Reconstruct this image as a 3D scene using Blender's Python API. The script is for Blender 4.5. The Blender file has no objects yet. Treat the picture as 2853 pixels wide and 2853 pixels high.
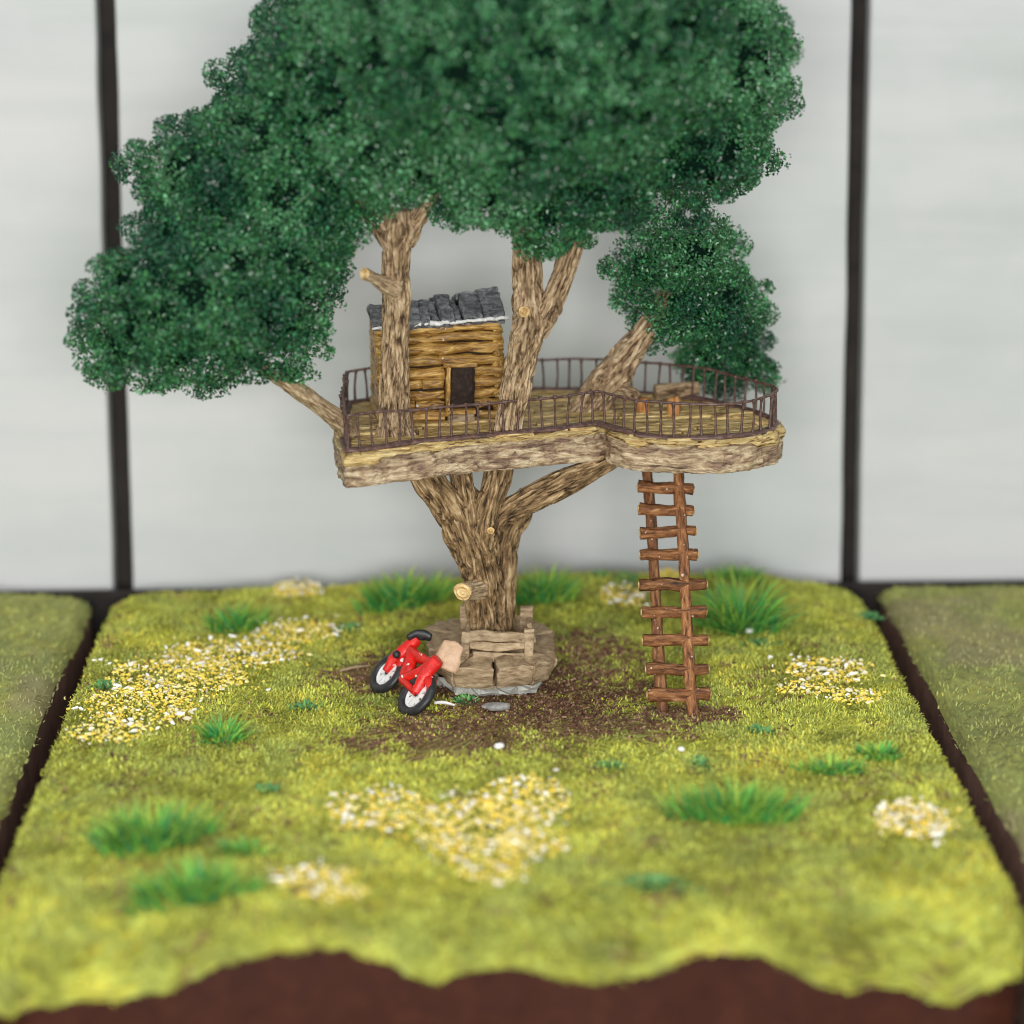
# A miniature tree house on a flocked terrain board.  1 unit = 1 cm.
import bpy, bmesh, math, random
import numpy as np
from mathutils import Vector, Matrix

sc = bpy.context.scene
sc.unit_settings.system = 'METRIC'
sc.unit_settings.scale_length = 0.01
rng = np.random.default_rng(7)
random.seed(7)
PI = math.pi
R = math.radians

# ------------------------------------------------------------------ camera
cam = bpy.data.cameras.new('camera')
camo = bpy.data.objects.new('camera', cam)
sc.collection.objects.link(camo)
sc.camera = camo
camo.location = (-1.58, -70.5, 30.35)
camo.rotation_euler = (R(90 - 17.7), 0, R(-1.75))
cam.sensor_width = 360.0
cam.lens = 782.6
cam.clip_start = 1.0
cam.clip_end = 1000.0
cam.dof.use_dof = True
cam.dof.focus_distance = 78.5
cam.dof.aperture_fstop = 0.44
cam.dof.aperture_blades = 0

# ------------------------------------------------------------------ light: soft room light
world = bpy.data.worlds.new('World')
sc.world = world
world.use_nodes = True
wbg = world.node_tree.nodes['Background']
wbg.inputs['Color'].default_value = (0.93, 0.97, 1.0, 1)
wbg.inputs['Strength'].default_value = 0.55

def area(name, loc, target, size, power, col):
    l = bpy.data.lights.new(name, 'AREA')
    l.shape = 'RECTANGLE'
    l.size, l.size_y = size
    l.energy = power
    l.color = col
    o = bpy.data.objects.new(name, l)
    sc.collection.objects.link(o)
    o.location = loc
    o.rotation_euler = (Vector(target) - Vector(loc)).to_track_quat('-Z', 'Y').to_euler()
    return o

area('front_fill_light', (-4, -118, 33), (0, 8, 5), (60, 30), 132000, (1.0, 0.99, 0.97))  # added soft lamp by the camera; lights the backdrop, hides the tree's shadow
area('ceiling_light', (-25, -45, 125), (0, 6, 6), (100, 90), 62000, (1.0, 0.975, 0.94))

sc.view_settings.view_transform = 'Standard'
sc.view_settings.look = 'None'
sc.view_settings.exposure = 0.0
sc.view_settings.gamma = 1.0
sc.view_settings.use_curve_mapping = False
sc.cycles.use_denoising = True
sc.cycles.max_bounces = 6
sc.cycles.filter_width = 1.0
sc.cycles.use_adaptive_sampling = True
sc.cycles.adaptive_threshold = 0.02

# ------------------------------------------------------------------ numeric helpers
def _hash(ix, iy, iz, seed):
    h = (ix.astype(np.int64) * 374761393 + iy.astype(np.int64) * 668265263 + iz.astype(np.int64) * 2147483647 + seed * 974711) & 0xFFFFFFFF
    h = ((h ^ (h >> 13)) * 1274126177) & 0xFFFFFFFF
    h = ((h ^ (h >> 16)) * 2246822519) & 0xFFFFFFFF
    h = h ^ (h >> 15)
    return (h & 0xFFFFFF) / float(0x7FFFFF) - 1.0

def noise(P, seed=0):
    P = np.asarray(P, float)
    i = np.floor(P).astype(np.int64)
    f = P - i
    u = f * f * f * (f * (f * 6 - 15) + 10)
    r = 0
    for dx in (0, 1):
        wx = u[:, 0] if dx else 1 - u[:, 0]
        for dy in (0, 1):
            wy = u[:, 1] if dy else 1 - u[:, 1]
            for dz in (0, 1):
                wz = u[:, 2] if dz else 1 - u[:, 2]
                r = r + wx * wy * wz * _hash(i[:, 0] + dx, i[:, 1] + dy, i[:, 2] + dz, seed)
    return r

def fbm(P, seed=0, octs=4):
    P = np.asarray(P, float)
    a, s, t = 1.0, 0, 0
    for k in range(octs):
        s = s + a * noise(P * 2 ** k, seed + k * 17)
        t += a
        a *= 0.5
    return s / t

def smooth(e0, e1, x):
    t = np.clip((x - e0) / (e1 - e0), 0, 1)
    return t * t * (3 - 2 * t)

def catmull(pts, n):
    P = np.array(pts, float)
    P = np.vstack([2 * P[0] - P[1], P, 2 * P[-1] - P[-2]])
    m = len(P) - 3
    out = []
    for t in np.linspace(0, m - 1e-6, n):
        k = int(t)
        f = t - k
        a, b, c, d = P[k:k + 4]
        out.append(0.5 * (2 * b + (c - a) * f + (2 * a - 5 * b + 4 * c - d) * f * f + (3 * b - a - 3 * c + d) * f ** 3))
    return np.array(out)

# ------------------------------------------------------------------ materials
def mat(name, rough=0.8, spec=0.3):
    m = bpy.data.materials.new(name)
    m.use_nodes = True
    nt = m.node_tree
    b = nt.nodes['Principled BSDF']
    b.inputs['Roughness'].default_value = rough
    b.inputs['Specular IOR Level'].default_value = spec
    return m, nt, b

def nd(nt, kind, **kw):
    n = nt.nodes.new(kind)
    for k, v in kw.items():
        if k in n.inputs:
            n.inputs[k].default_value = v
        else:
            setattr(n, k, v)
    return n

def ramp(nt, stops, fac):
    r = nt.nodes.new('ShaderNodeValToRGB')
    e = r.color_ramp.elements
    while len(e) < len(stops):
        e.new(0.5)
    for el, (p, c) in zip(e, stops):
        el.position = p
        el.color = (*c, 1)
    nt.links.new(fac, r.inputs['Fac'])
    return r.outputs['Color']

def coords(nt, scale=(1, 1, 1), kind='Object'):
    tc = nt.nodes.new('ShaderNodeTexCoord')
    mp = nt.nodes.new('ShaderNodeMapping')
    mp.inputs['Scale'].default_value = scale
    nt.links.new(tc.outputs[kind], mp.inputs['Vector'])
    return mp.outputs['Vector']

def tex_noise(nt, vec, scale, detail=5, rough=0.6, dist=0.0):
    n = nt.nodes.new('ShaderNodeTexNoise')
    n.inputs['Scale'].default_value = scale
    n.inputs['Detail'].default_value = detail
    n.inputs['Roughness'].default_value = rough
    n.inputs['Distortion'].default_value = dist
    nt.links.new(vec, n.inputs['Vector'])
    return n.outputs['Fac']

def bump(nt, b, h, strength=0.4, dist=0.05):
    n = nt.nodes.new('ShaderNodeBump')
    n.inputs['Strength'].default_value = strength
    n.inputs['Distance'].default_value = dist
    nt.links.new(h, n.inputs['Height'])
    nt.links.new(n.outputs['Normal'], b.inputs['Normal'])

def mix(nt, fac, a, b, kind='MIX'):
    n = nt.nodes.new('ShaderNodeMix')
    n.data_type = 'RGBA'
    n.blend_type = kind
    for s, v in ((n.inputs['Factor'], fac), (n.inputs['A'], a), (n.inputs['B'], b)):
        if hasattr(v, 'is_linked'):
            nt.links.new(v, s)
        elif isinstance(v, (int, float)):
            s.default_value = v
        else:
            s.default_value = (*v, 1)
    return n.outputs['Result']

def attr(nt, name):
    n = nt.nodes.new('ShaderNodeAttribute')
    n.attribute_name = name
    return n

def objrand(nt):
    return nt.nodes.new('ShaderNodeObjectInfo').outputs['Random']

M = {}

def noise_mat(name, stops, scale=4, stretch=(1, 1, 1), rough=0.8, spec=0.3, bstr=0.5, bdist=0.04, specks=None, vary=0.0, detail=6, fib=False):
    m, nt, b = mat(name, rough, spec)
    if fib:
        mp = nt.nodes.new('ShaderNodeMapping')
        mp.inputs['Scale'].default_value = stretch
        nt.links.new(attr(nt, 'fib').outputs['Vector'], mp.inputs['Vector'])
        v = mp.outputs['Vector']
    else:
        v = coords(nt, stretch)
    if vary:
        oi = nt.nodes.new('ShaderNodeObjectInfo')
        ad = nt.nodes.new('ShaderNodeVectorMath')
        ad.operation = 'MULTIPLY_ADD'
        nt.links.new(oi.outputs['Random'], ad.inputs[0])
        ad.inputs[1].default_value = (31, 57, 83)
        nt.links.new(v, ad.inputs[2])
        v = ad.outputs['Vector']
    f = tex_noise(nt, v, scale, detail, 0.65, 0.6)
    c = ramp(nt, stops, f)
    if vary:
        hs = nt.nodes.new('ShaderNodeHueSaturation')
        mr = nt.nodes.new('ShaderNodeMapRange')
        nt.links.new(objrand(nt), mr.inputs['Value'])
        mr.inputs['To Min'].default_value = 1 - vary
        mr.inputs['To Max'].default_value = 1 + vary
        nt.links.new(mr.outputs['Result'], hs.inputs['Value'])
        nt.links.new(c, hs.inputs['Color'])
        c = hs.outputs['Color']
    if specks:
        sv = coords(nt)
        sf = tex_noise(nt, sv, specks[0], 2, 0.5)
        st = nt.nodes.new('ShaderNodeMapRange')
        nt.links.new(sf, st.inputs['Value'])
        st.inputs['From Min'].default_value = specks[1]
        st.inputs['From Max'].default_value = specks[1] + 0.03
        c = mix(nt, st.outputs['Result'], c, specks[2])
    nt.links.new(c, b.inputs['Base Color'])
    bump(nt, b, f, bstr, bdist)
    M[name] = m
    return m

def vcol_mat(name, rough=0.7, spec=0.3, sheen=0.0, trans=0.0):
    m, nt, b = mat(name, rough, spec)
    a = attr(nt, 'col')
    nt.links.new(a.outputs['Color'], b.inputs['Base Color'])
    M[name] = m
    return m

def bark_mat(name, dark, mid, light, scale=2.0):
    """bark: the fibre pattern that shaped the mesh is stored as attribute 'g' (0 fissure .. 1 ridge)"""
    m, nt, b = mat(name, 0.72, 0.3)
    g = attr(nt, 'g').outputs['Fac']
    v = coords(nt)
    n1 = tex_noise(nt, v, scale, 4, 0.6, 0.4)
    mp = nt.nodes.new('ShaderNodeMapping')
    mp.inputs['Scale'].default_value = (8.5, 8.5, 1.7)
    nt.links.new(attr(nt, 'fib').outputs['Vector'], mp.inputs['Vector'])
    n2 = tex_noise(nt, mp.outputs['Vector'], 1.0, 5, 0.62, 1.1)
    def madd(a, k, c):
        ma = nt.nodes.new('ShaderNodeMath')
        ma.operation = 'MULTIPLY_ADD'
        nt.links.new(a, ma.inputs[0])
        ma.inputs[1].default_value = k
        if hasattr(c, 'is_linked'):
            nt.links.new(c, ma.inputs[2])
        else:
            ma.inputs[2].default_value = c
        return ma.outputs[0]
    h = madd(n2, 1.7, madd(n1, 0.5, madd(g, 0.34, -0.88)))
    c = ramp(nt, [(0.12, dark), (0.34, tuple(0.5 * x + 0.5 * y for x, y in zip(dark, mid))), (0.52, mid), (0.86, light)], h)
    nt.links.new(c, b.inputs['Base Color'])
    bump(nt, b, n2, 1.0, 0.14)
    M[name] = m
    return m

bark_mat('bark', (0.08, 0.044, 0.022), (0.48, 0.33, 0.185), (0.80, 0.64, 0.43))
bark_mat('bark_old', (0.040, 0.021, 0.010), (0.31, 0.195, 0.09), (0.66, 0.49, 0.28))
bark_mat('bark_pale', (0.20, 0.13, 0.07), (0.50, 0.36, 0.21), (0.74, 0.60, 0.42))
noise_mat('cut_wood', [(0.3, (0.34, 0.18, 0.06)), (0.55, (0.72, 0.52, 0.24)), (0.75, (0.86, 0.74, 0.50))], 5)
noise_mat('slab', [(0.33, (0.05, 0.028, 0.018)), (0.43, (0.26, 0.165, 0.105)), (0.52, (0.46, 0.335, 0.20)), (0.60, (0.72, 0.59, 0.40)), (0.68, (0.47, 0.31, 0.12)), (0.8, (0.60, 0.50, 0.38))], 2.0, (0.55, 0.55, 2.8), 0.5, 0.45, 1.0, 0.14, detail=13)

def slab_cracks():
    nt = M['slab'].node_tree
    b = nt.nodes['Principled BSDF']
    old = b.inputs['Base Color'].links[0].from_socket
    v = coords(nt, (0.8, 0.8, 1.5))
    w = nt.nodes.new('ShaderNodeTexNoise')
    w.inputs['Scale'].default_value = 1.6
    w.inputs['Detail'].default_value = 4
    nt.links.new(v, w.inputs['Vector'])
    ad = nt.nodes.new('ShaderNodeVectorMath')
    ad.operation = 'ADD'
    nt.links.new(v, ad.inputs[0])
    nt.links.new(w.outputs['Color'], ad.inputs[1])
    vo = nt.nodes.new('ShaderNodeTexVoronoi')
    vo.feature = 'DISTANCE_TO_EDGE'
    vo.inputs['Scale'].default_value = 1.5
    nt.links.new(ad.outputs['Vector'], vo.inputs['Vector'])
    mr = nt.nodes.new('ShaderNodeMapRange')
    nt.links.new(vo.outputs['Distance'], mr.inputs['Value'])
    mr.inputs['From Min'].default_value = 0.0
    mr.inputs['From Max'].default_value = 0.05
    mk = nt.nodes.new('ShaderNodeMath')
    mk.operation = 'MAXIMUM'
    nt.links.new(mr.outputs['Result'], mk.inputs[0])
    nt.links.new(ramp(nt, [(0.42, (0, 0, 0)), (0.56, (1, 1, 1))], tex_noise(nt, v, 0.9, 3)), mk.inputs[1])
    c = mix(nt, mk.outputs[0], mix(nt, 0.45, (0.07, 0.04, 0.028), old), old)
    nt.links.new(c, b.inputs['Base Color'])
slab_cracks()
noise_mat('deck_wood', [(0.36, (0.07, 0.035, 0.012)), (0.44, (0.42, 0.27, 0.095)), (0.55, (0.66, 0.49, 0.20)), (0.70, (0.88, 0.75, 0.45))], 1.0, (9, 9, 1.8), 0.55, 0.4, 0.9, 0.07, vary=0.2, fib=True)
noise_mat('log_wood', [(0.32, (0.05, 0.018, 0.005)), (0.43, (0.26, 0.125, 0.025)), (0.55, (0.50, 0.285, 0.065)), (0.70, (0.80, 0.57, 0.22))], 1.0, (7, 7, 1.5), 0.33, 0.55, 1.0, 0.08, specks=(3.6, 0.70, (0.85, 0.82, 0.75)), vary=0.2, fib=True)
noise_mat('slate', [(0.30, (0.022, 0.024, 0.027)), (0.46, (0.10, 0.106, 0.114)), (0.72, (0.36, 0.365, 0.37))], 3.5, (1, 1, 1), 0.6, 0.4, 0.9, 0.06, vary=0.25)
noise_mat('white_paint', [(0.3, (0.55, 0.54, 0.52)), (0.6, (0.85, 0.85, 0.83))], 6)
noise_mat('door_brown', [(0.3, (0.010, 0.006, 0.004)), (0.55, (0.032, 0.018, 0.012)), (0.8, (0.08, 0.05, 0.036))], 6, (1, 1, 1), 0.75, 0.3, 0.8, 0.05)
noise_mat('iron', [(0.32, (0.035, 0.018, 0.015)), (0.52, (0.115, 0.062, 0.050)), (0.75, (0.26, 0.165, 0.13))], 5, (1, 1, 1), 0.45, 0.5, 0.4, 0.02)
noise_mat('ladder_wood', [(0.32, (0.035, 0.014, 0.008)), (0.44, (0.15, 0.060, 0.024)), (0.58, (0.30, 0.13, 0.048)), (0.75, (0.52, 0.32, 0.18))], 1.0, (8, 8, 1.8), 0.6, 0.3, 1.0, 0.06, specks=(5.0, 0.71, (0.62, 0.52, 0.45)), vary=0.28, fib=True)
noise_mat('post_wood', [(0.3, (0.35, 0.13, 0.035)), (0.55, (0.58, 0.26, 0.08)), (0.8, (0.75, 0.48, 0.22))], 1.0, (8, 8, 1.8), 0.4, 0.5, 0.5, 0.03, fib=True)
noise_mat('bench_wood', [(0.25, (0.09, 0.055, 0.03)), (0.44, (0.29, 0.20, 0.115)), (0.60, (0.44, 0.33, 0.20)), (0.80, (0.66, 0.54, 0.37))], 3.2, (0.7, 0.7, 2.2), 0.65, 0.35, 0.8, 0.06, vary=0.1)
noise_mat('plaster', [(0.3, (0.30, 0.30, 0.27)), (0.6, (0.52, 0.52, 0.47)), (0.8, (0.68, 0.67, 0.62))], 4)
noise_mat('red_paint', [(0.3, (0.50, 0.008, 0.005)), (0.6, (0.72, 0.014, 0.009)), (0.85, (0.80, 0.10, 0.06))], 4, (1, 1, 1), 0.30, 0.5, 0.6, 0.06, specks=(2.3, 0.64, (0.85, 0.83, 0.80)))
noise_mat('black_rubber', [(0.3, (0.010, 0.010, 0.011)), (0.6, (0.022, 0.022, 0.024)), (0.85, (0.10, 0.10, 0.10))], 6, (1, 1, 1), 0.42, 0.5, 0.5, 0.03)
noise_mat('white_gloss', [(0.3, (0.72, 0.71, 0.69)), (0.6, (0.86, 0.86, 0.85))], 5, (1, 1, 1), 0.35, 0.5, 0.3, 0.03)
noise_mat('tan_leather', [(0.3, (0.47, 0.29, 0.17)), (0.6, (0.62, 0.42, 0.27)), (0.8, (0.72, 0.53, 0.37))], 4, (1, 1, 1), 0.45, 0.4, 0.5, 0.04)
noise_mat('stone_grey', [(0.3, (0.16, 0.15, 0.14)), (0.6, (0.32, 0.31, 0.30)), (0.8, (0.5, 0.49, 0.47))], 5)
noise_mat('brown_edge', [(0.3, (0.034, 0.0075, 0.0028)), (0.55, (0.052, 0.012, 0.0045)), (0.8, (0.075, 0.020, 0.008))], 1.3, (1, 1, 1), 0.55, 0.35, 0.25, 0.03)
noise_mat('mauve_edge', [(0.3, (0.18, 0.095, 0.072)), (0.55, (0.27, 0.155, 0.12)), (0.8, (0.36, 0.23, 0.18))], 1.3, (1, 1, 1), 0.6, 0.3, 0.25, 0.03)
noise_mat('table', [(0.3, (0.012, 0.011, 0.010)), (0.7, (0.03, 0.027, 0.025))], 0.3)
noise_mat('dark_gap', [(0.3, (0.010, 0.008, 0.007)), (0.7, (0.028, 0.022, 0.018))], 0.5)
vcol_mat('flock', 0.8, 0.25)
vcol_mat('foliage', 0.32, 0.6)
vcol_mat('foam', 1.0, 0.0)
vcol_mat('blossom', 0.75, 0.25)
vcol_mat('turf', 0.9, 0.15)

def plank_mat():
    m, nt, b = mat('whitewash', 0.75, 0.25)
    v = coords(nt, (0.05, 1, 0.35))
    f = tex_noise(nt, v, 1.0, 5, 0.6, 0.5)
    v2 = coords(nt, (0.25, 1, 0.25))
    f2 = tex_noise(nt, v2, 0.45, 4, 0.6)
    c = ramp(nt, [(0.3, (0.525, 0.54, 0.535)), (0.5, (0.57, 0.58, 0.575)), (0.72, (0.605, 0.605, 0.60))], f)
    c2 = ramp(nt, [(0.35, (0.90, 0.93, 0.91)), (0.6, (1.0, 0.99, 0.99))], f2)
    c = mix(nt, 1.0, c, c2, 'MULTIPLY')
    nt.links.new(c, b.inputs['Base Color'])
    bump(nt, b, f, 0.15, 0.05)
    M['whitewash'] = m
plank_mat()

# ------------------------------------------------------------------ object helpers
def mesh_np(name, V, Fc, smooth_shade=True):
    """V (n,3), Fc (m,k) quads or triangles, numpy -> mesh"""
    V = np.asarray(V, np.float32)
    Fc = np.asarray(Fc, np.int32)
    me = bpy.data.meshes.new(name)
    me.vertices.add(len(V))
    me.vertices.foreach_set('co', V.ravel())
    n, k = Fc.shape
    me.loops.add(n * k)
    me.loops.foreach_set('vertex_index', Fc.ravel())
    me.polygons.add(n)
    me.polygons.foreach_set('loop_start', np.arange(0, n * k, k, dtype=np.int32))
    me.polygons.foreach_set('use_smooth', np.full(n, smooth_shade, dtype=bool))
    me.update(calc_edges=True)
    return me

def set_col(me, C):
    a = me.attributes.new('col', 'FLOAT_COLOR', 'POINT')
    C = np.asarray(C, np.float32)
    C4 = np.ones((len(C), 4), np.float32)
    C4[:, :3] = C
    a.data.foreach_set('color', C4.ravel())

def set_g(me, g):
    """g columns: fissure value, then the fibre coordinates (across, across, along)"""
    g = np.asarray(g, np.float32)
    a = me.attributes.new('g', 'FLOAT', 'POINT')
    a.data.foreach_set('value', np.ascontiguousarray(g[:, 0]))
    a = me.attributes.new('fib', 'FLOAT_VECTOR', 'POINT')
    a.data.foreach_set('vector', np.ascontiguousarray(g[:, 1:4]).ravel())

def set_fib(me, P):
    a = me.attributes.new('fib', 'FLOAT_VECTOR', 'POINT')
    a.data.foreach_set('vector', np.asarray(P, np.float32).ravel())

def link(name, data, parent=None, m=None):
    o = bpy.data.objects.new(name, data)
    sc.collection.objects.link(o)
    if m is not None and data is not None and not data.materials:
        data.materials.append(M[m])
    if parent is not None:
        o.parent = parent
    return o

def thing(name, label, cat, loc=(0, 0, 0), group=None, kind=None):
    o = link(name, None)
    o.location = loc
    o.empty_display_size = 0.5
    return tag(o, label, cat, group, kind)

def tag(o, label=None, cat=None, group=None, kind=None):
    for k, v in (('label', label), ('category', cat), ('group', group), ('kind', kind)):
        if v:
            o[k] = v
    return o

def part(name, me, parent, m=None, label=None, kind=None):
    """mesh given in world coordinates, put under its thing"""
    o = link(name, me, parent, m)
    root = parent
    off = Vector()
    while root is not None:
        off += root.location
        root = root.parent
    me.transform(Matrix.Translation(-off))
    if label:
        o['label'] = label
    if kind:
        o['kind'] = kind
    return o

def frames(P):
    T = np.gradient(P, axis=0)
    T /= np.linalg.norm(T, axis=1)[:, None] + 1e-9
    u = np.cross(T[0], (0.3, 1, 0.2))
    if np.linalg.norm(u) < 0.1:
        u = np.cross(T[0], (1, 0, 0))
    u /= np.linalg.norm(u)
    U = []
    for t in T:
        u = u - t * (u @ t)
        u /= np.linalg.norm(u)
        U.append(u.copy())
    U = np.array(U)
    return T, U, np.cross(T, U)

def tube(pts, radii, nseg=12, nring=20, groove=0.0, lump=0.0, kg=3.5, kl=0.6, seed=0, squash=1.0, caps=True, knots=(), square=0.0):
    """a tapering, possibly fibrous branch; returns verts, quad faces, fissure value"""
    P = catmull(pts, nring)
    rr = np.interp(np.linspace(0, 1, nring), np.linspace(0, 1, len(radii)), radii)
    T, U, W = frames(P)
    s = np.concatenate([[0], np.cumsum(np.linalg.norm(np.diff(P, axis=0), axis=1))])
    a = np.linspace(0, 2 * PI, nseg, endpoint=False)
    A, S = np.meshgrid(a, s)
    rows = np.arange(nring)
    rad = np.repeat(rr[:, None], nseg, 1)
    q = np.stack([np.cos(A) * kg, np.sin(A) * kg, S * kl], -1).reshape(-1, 3)
    tw = fbm(np.stack([np.cos(A) * 0.8, np.sin(A) * 0.8, S * 0.5], -1).reshape(-1, 3), seed + 5, 3)
    q = q + np.stack([tw, tw[::1] * 0.7, tw * 0.3], -1) * 1.2
    n1 = 1 - np.abs(fbm(q, seed, 3)) * 2.2
    g = np.clip(n1, -0.2, 1)
    l = fbm(np.stack([np.cos(A) * 1.1, np.sin(A) * 1.1, S * 0.9], -1).reshape(-1, 3), seed + 9, 3)
    rad = rad.ravel() * (1 - groove * np.clip(n1, 0, 1) ** 2 + lump * l)
    sqf = 1 + square * (1 / np.maximum(np.abs(np.cos(A)), np.abs(np.sin(A))) - 1).ravel()
    rad = rad * sqf
    dirs = (np.cos(A)[..., None] * U[:, None] + np.sin(A)[..., None] * W[:, None] * squash).reshape(-1, 3)
    V = np.repeat(P, nseg, 0) + dirs * rad[:, None]
    for (kp, kr, kh) in knots:
        d = np.linalg.norm(V - np.array(kp), axis=1)
        b = np.exp(-(d / kr) ** 2) * kh + np.sin(d / kr * 7) * np.exp(-(d / kr / 1.1) ** 2) * kh * 0.45
        V = V + dirs * b[:, None]
    idx = np.arange(nring * nseg).reshape(nring, nseg)
    nx = np.roll(idx, -1, 1)
    F = np.stack([idx[:-1], nx[:-1], nx[1:], idx[1:]], -1).reshape(-1, 4)
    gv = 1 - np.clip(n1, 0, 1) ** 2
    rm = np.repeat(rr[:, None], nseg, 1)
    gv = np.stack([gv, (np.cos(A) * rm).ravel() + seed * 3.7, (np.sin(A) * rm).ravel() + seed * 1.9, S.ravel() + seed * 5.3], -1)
    if caps:
        for end in (0, nring - 1):
            c = len(V)
            ring = idx[end]
            inner = P[end] + (V[ring] - P[end]) * 0.45
            V = np.vstack([V, inner])
            gv = np.vstack([gv, gv[ring] * np.array([0, 1, 1, 1]) + np.array([0.7, 0.1, 0.1, 0.0])])
            ii = np.arange(c, c + nseg)
            q4 = np.stack([ring, np.roll(ring, -1), np.roll(ii, -1), ii], -1)
            V = np.vstack([V, P[end][None]])
            gv = np.vstack([gv, gv[ring].mean(0)[None]])
            q5 = np.stack([ii, np.roll(ii, -1), np.full(nseg, c + nseg), np.full(nseg, c + nseg)], -1)
            if end == 0:
                q4 = q4[:, ::-1]
                q5 = q5[:, [1, 0, 2, 3]]
            F = np.vstack([F, q4])
            tri = q5[:, :3]
            # triangles stored as degenerate-free quads: pair neighbours
            if nseg % 2 == 0:
                q6 = np.stack([tri[0::2, 0], tri[0::2, 1], tri[1::2, 1], tri[0::2, 2]], -1) if end else np.stack([tri[1::2, 0], tri[1::2, 1], tri[0::2, 1], tri[0::2, 2]], -1)
                F = np.vstack([F, q6])
    return V, F, gv

def branch(name, parent, pts, radii, m='bark', nseg=40, nring=60, groove=0.16, lump=0.16, kg=3.2, kl=0.55, seed=0, knots=(), label=None, **kw):
    V, F, g = tube(pts, radii, nseg, nring, groove * 1.7, lump * 1.25, kg, kl * 1.3, seed, knots=knots, **kw)
    me = mesh_np(name, V, F)
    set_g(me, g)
    return part(name, me, parent, m, label)

def stick(pts, radii, nseg=8, nring=8, lump=0.08, seed=0, squash=1.0, sm=True):
    V, F, g = tube(pts, radii, nseg, nring, 0.05, lump, 2, 1, seed, squash)
    me = mesh_np('stick', V, F, sm)
    set_g(me, g)
    return me

def rough_box(sx, sy, sz, seed=0, amp=0.03, cuts=3, bev=0.06, freq=2.0, taper=0.0):
    """a bevelled, slightly uneven block centred on the origin"""
    bm = bmesh.new()
    bmesh.ops.create_cube(bm, size=1)
    for v in bm.verts:
        v.co = Vector((v.co.x * sx, v.co.y * sy, v.co.z * sz))
    if bev:
        bmesh.ops.bevel(bm, geom=list(bm.edges), offset=min(bev, 0.3 * min(sx, sy, sz)), segments=2, affect='EDGES', profile=0.6)
    if cuts:
        L = max(sx, sy, sz) / (cuts + 1)
        bmesh.ops.subdivide_edges(bm, edges=[e for e in bm.edges if e.calc_length() > L * 0.9], cuts=cuts, use_grid_fill=True)
    P = np.array([v.co[:] for v in bm.verts])
    order = np.argsort([sx, sy, sz])
    fibre = P[:, order] + np.array([seed * 1.7, seed * 2.3, seed * 4.1])
    off = np.array([seed * 3.1, seed * 7.7, seed * 1.3])
    for k in range(3):
        d = fbm(P * freq + off + k * 19, seed + k, 3) * amp
        for v, x in zip(bm.verts, d):
            v.co[k] += x
    bmesh.ops.triangulate(bm, faces=[f for f in bm.faces if len(f.verts) > 4])
    me = bpy.data.meshes.new('block')
    bm.to_mesh(me)
    bm.free()
    for p in me.polygons:
        p.use_smooth = True
    set_fib(me, fibre)
    return me

def prism(poly, z0, z1, under=None, seed=0, amp=0.04, bev=0.06, sub=1, freq=1.8):
    """an upright block over an outline, bevelled and uneven"""
    bm = bmesh.new()
    vs = [bm.verts.new((x, y, z0)) for x, y in (under or poly)]
    vt = [bm.verts.new((x, y, z1)) for x, y in poly]
    bm.faces.new(vs)
    bm.faces.new(vt)
    for i in range(len(vs)):
        j = (i + 1) % len(vs)
        bm.faces.new((vs[i], vs[j], vt[j], vt[i]))
    bmesh.ops.recalc_face_normals(bm, faces=bm.faces)
    bmesh.ops.bevel(bm, geom=list(bm.edges), offset=bev, segments=2, affect='EDGES', profile=0.6)
    if sub:
        bmesh.ops.subdivide_edges(bm, edges=[e for e in bm.edges if e.calc_length() > 0.3], cuts=sub, use_grid_fill=True)
    P = np.array([v.co[:] for v in bm.verts])
    for k in range(3):
        d = fbm(P * freq + seed * 5.3 + k * 19, seed + k, 3) * amp
        for v, x in zip(bm.verts, d):
            v.co[k] += x
    bmesh.ops.triangulate(bm, faces=[f for f in bm.faces if len(f.verts) > 4])
    me = bpy.data.meshes.new('block')
    bm.to_mesh(me)
    bm.free()
    for p in me.polygons:
        p.use_smooth = True
    return me

def place(me, M4):
    me.transform(M4)
    return me

def inside(poly, x, y):
    c = False
    n = len(poly)
    for i in range(n):
        x1, y1 = poly[i][:2]
        x2, y2 = poly[i - 1][:2]
        if (y1 > y) != (y2 > y) and x < (x2 - x1) * (y - y1) / (y2 - y1) + x1:
            c = not c
    return c

# ================================================================== THE SETTING
HALF = 15.0

def outline_scale(ang, Rc=2.3):
    """radius of the rounded square in a direction"""
    c, s = np.abs(np.cos(ang)), np.abs(np.sin(ang))
    r = HALF / np.maximum(c, s)
    x, y = r * c, r * s
    k = HALF - Rc
    bad = (x > k) & (y > k)
    b = k * (c + s)
    disc = np.maximum(b * b - (2 * k * k - Rc * Rc), 0)
    return np.where(bad, b + np.sqrt(disc), r)

FX = [-15.2, -14.2, -12.0, -9.5, -8.0, -6.5, -4.6, -3.2, -2.0, -0.2, 1.2, 2.8, 4.3, 5.6, 7.2, 9.4, 11.2, 12.6, 14.0, 15.2]
FZ = [-1.7, -1.75, -1.25, -1.05, -0.15, 0.25, 0.1, -0.35, -0.85, -0.35, -0.55, -0.85, -0.45, -0.15, -0.2, -1.15, -1.25, -1.75, -1.3, -1.3]

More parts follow.
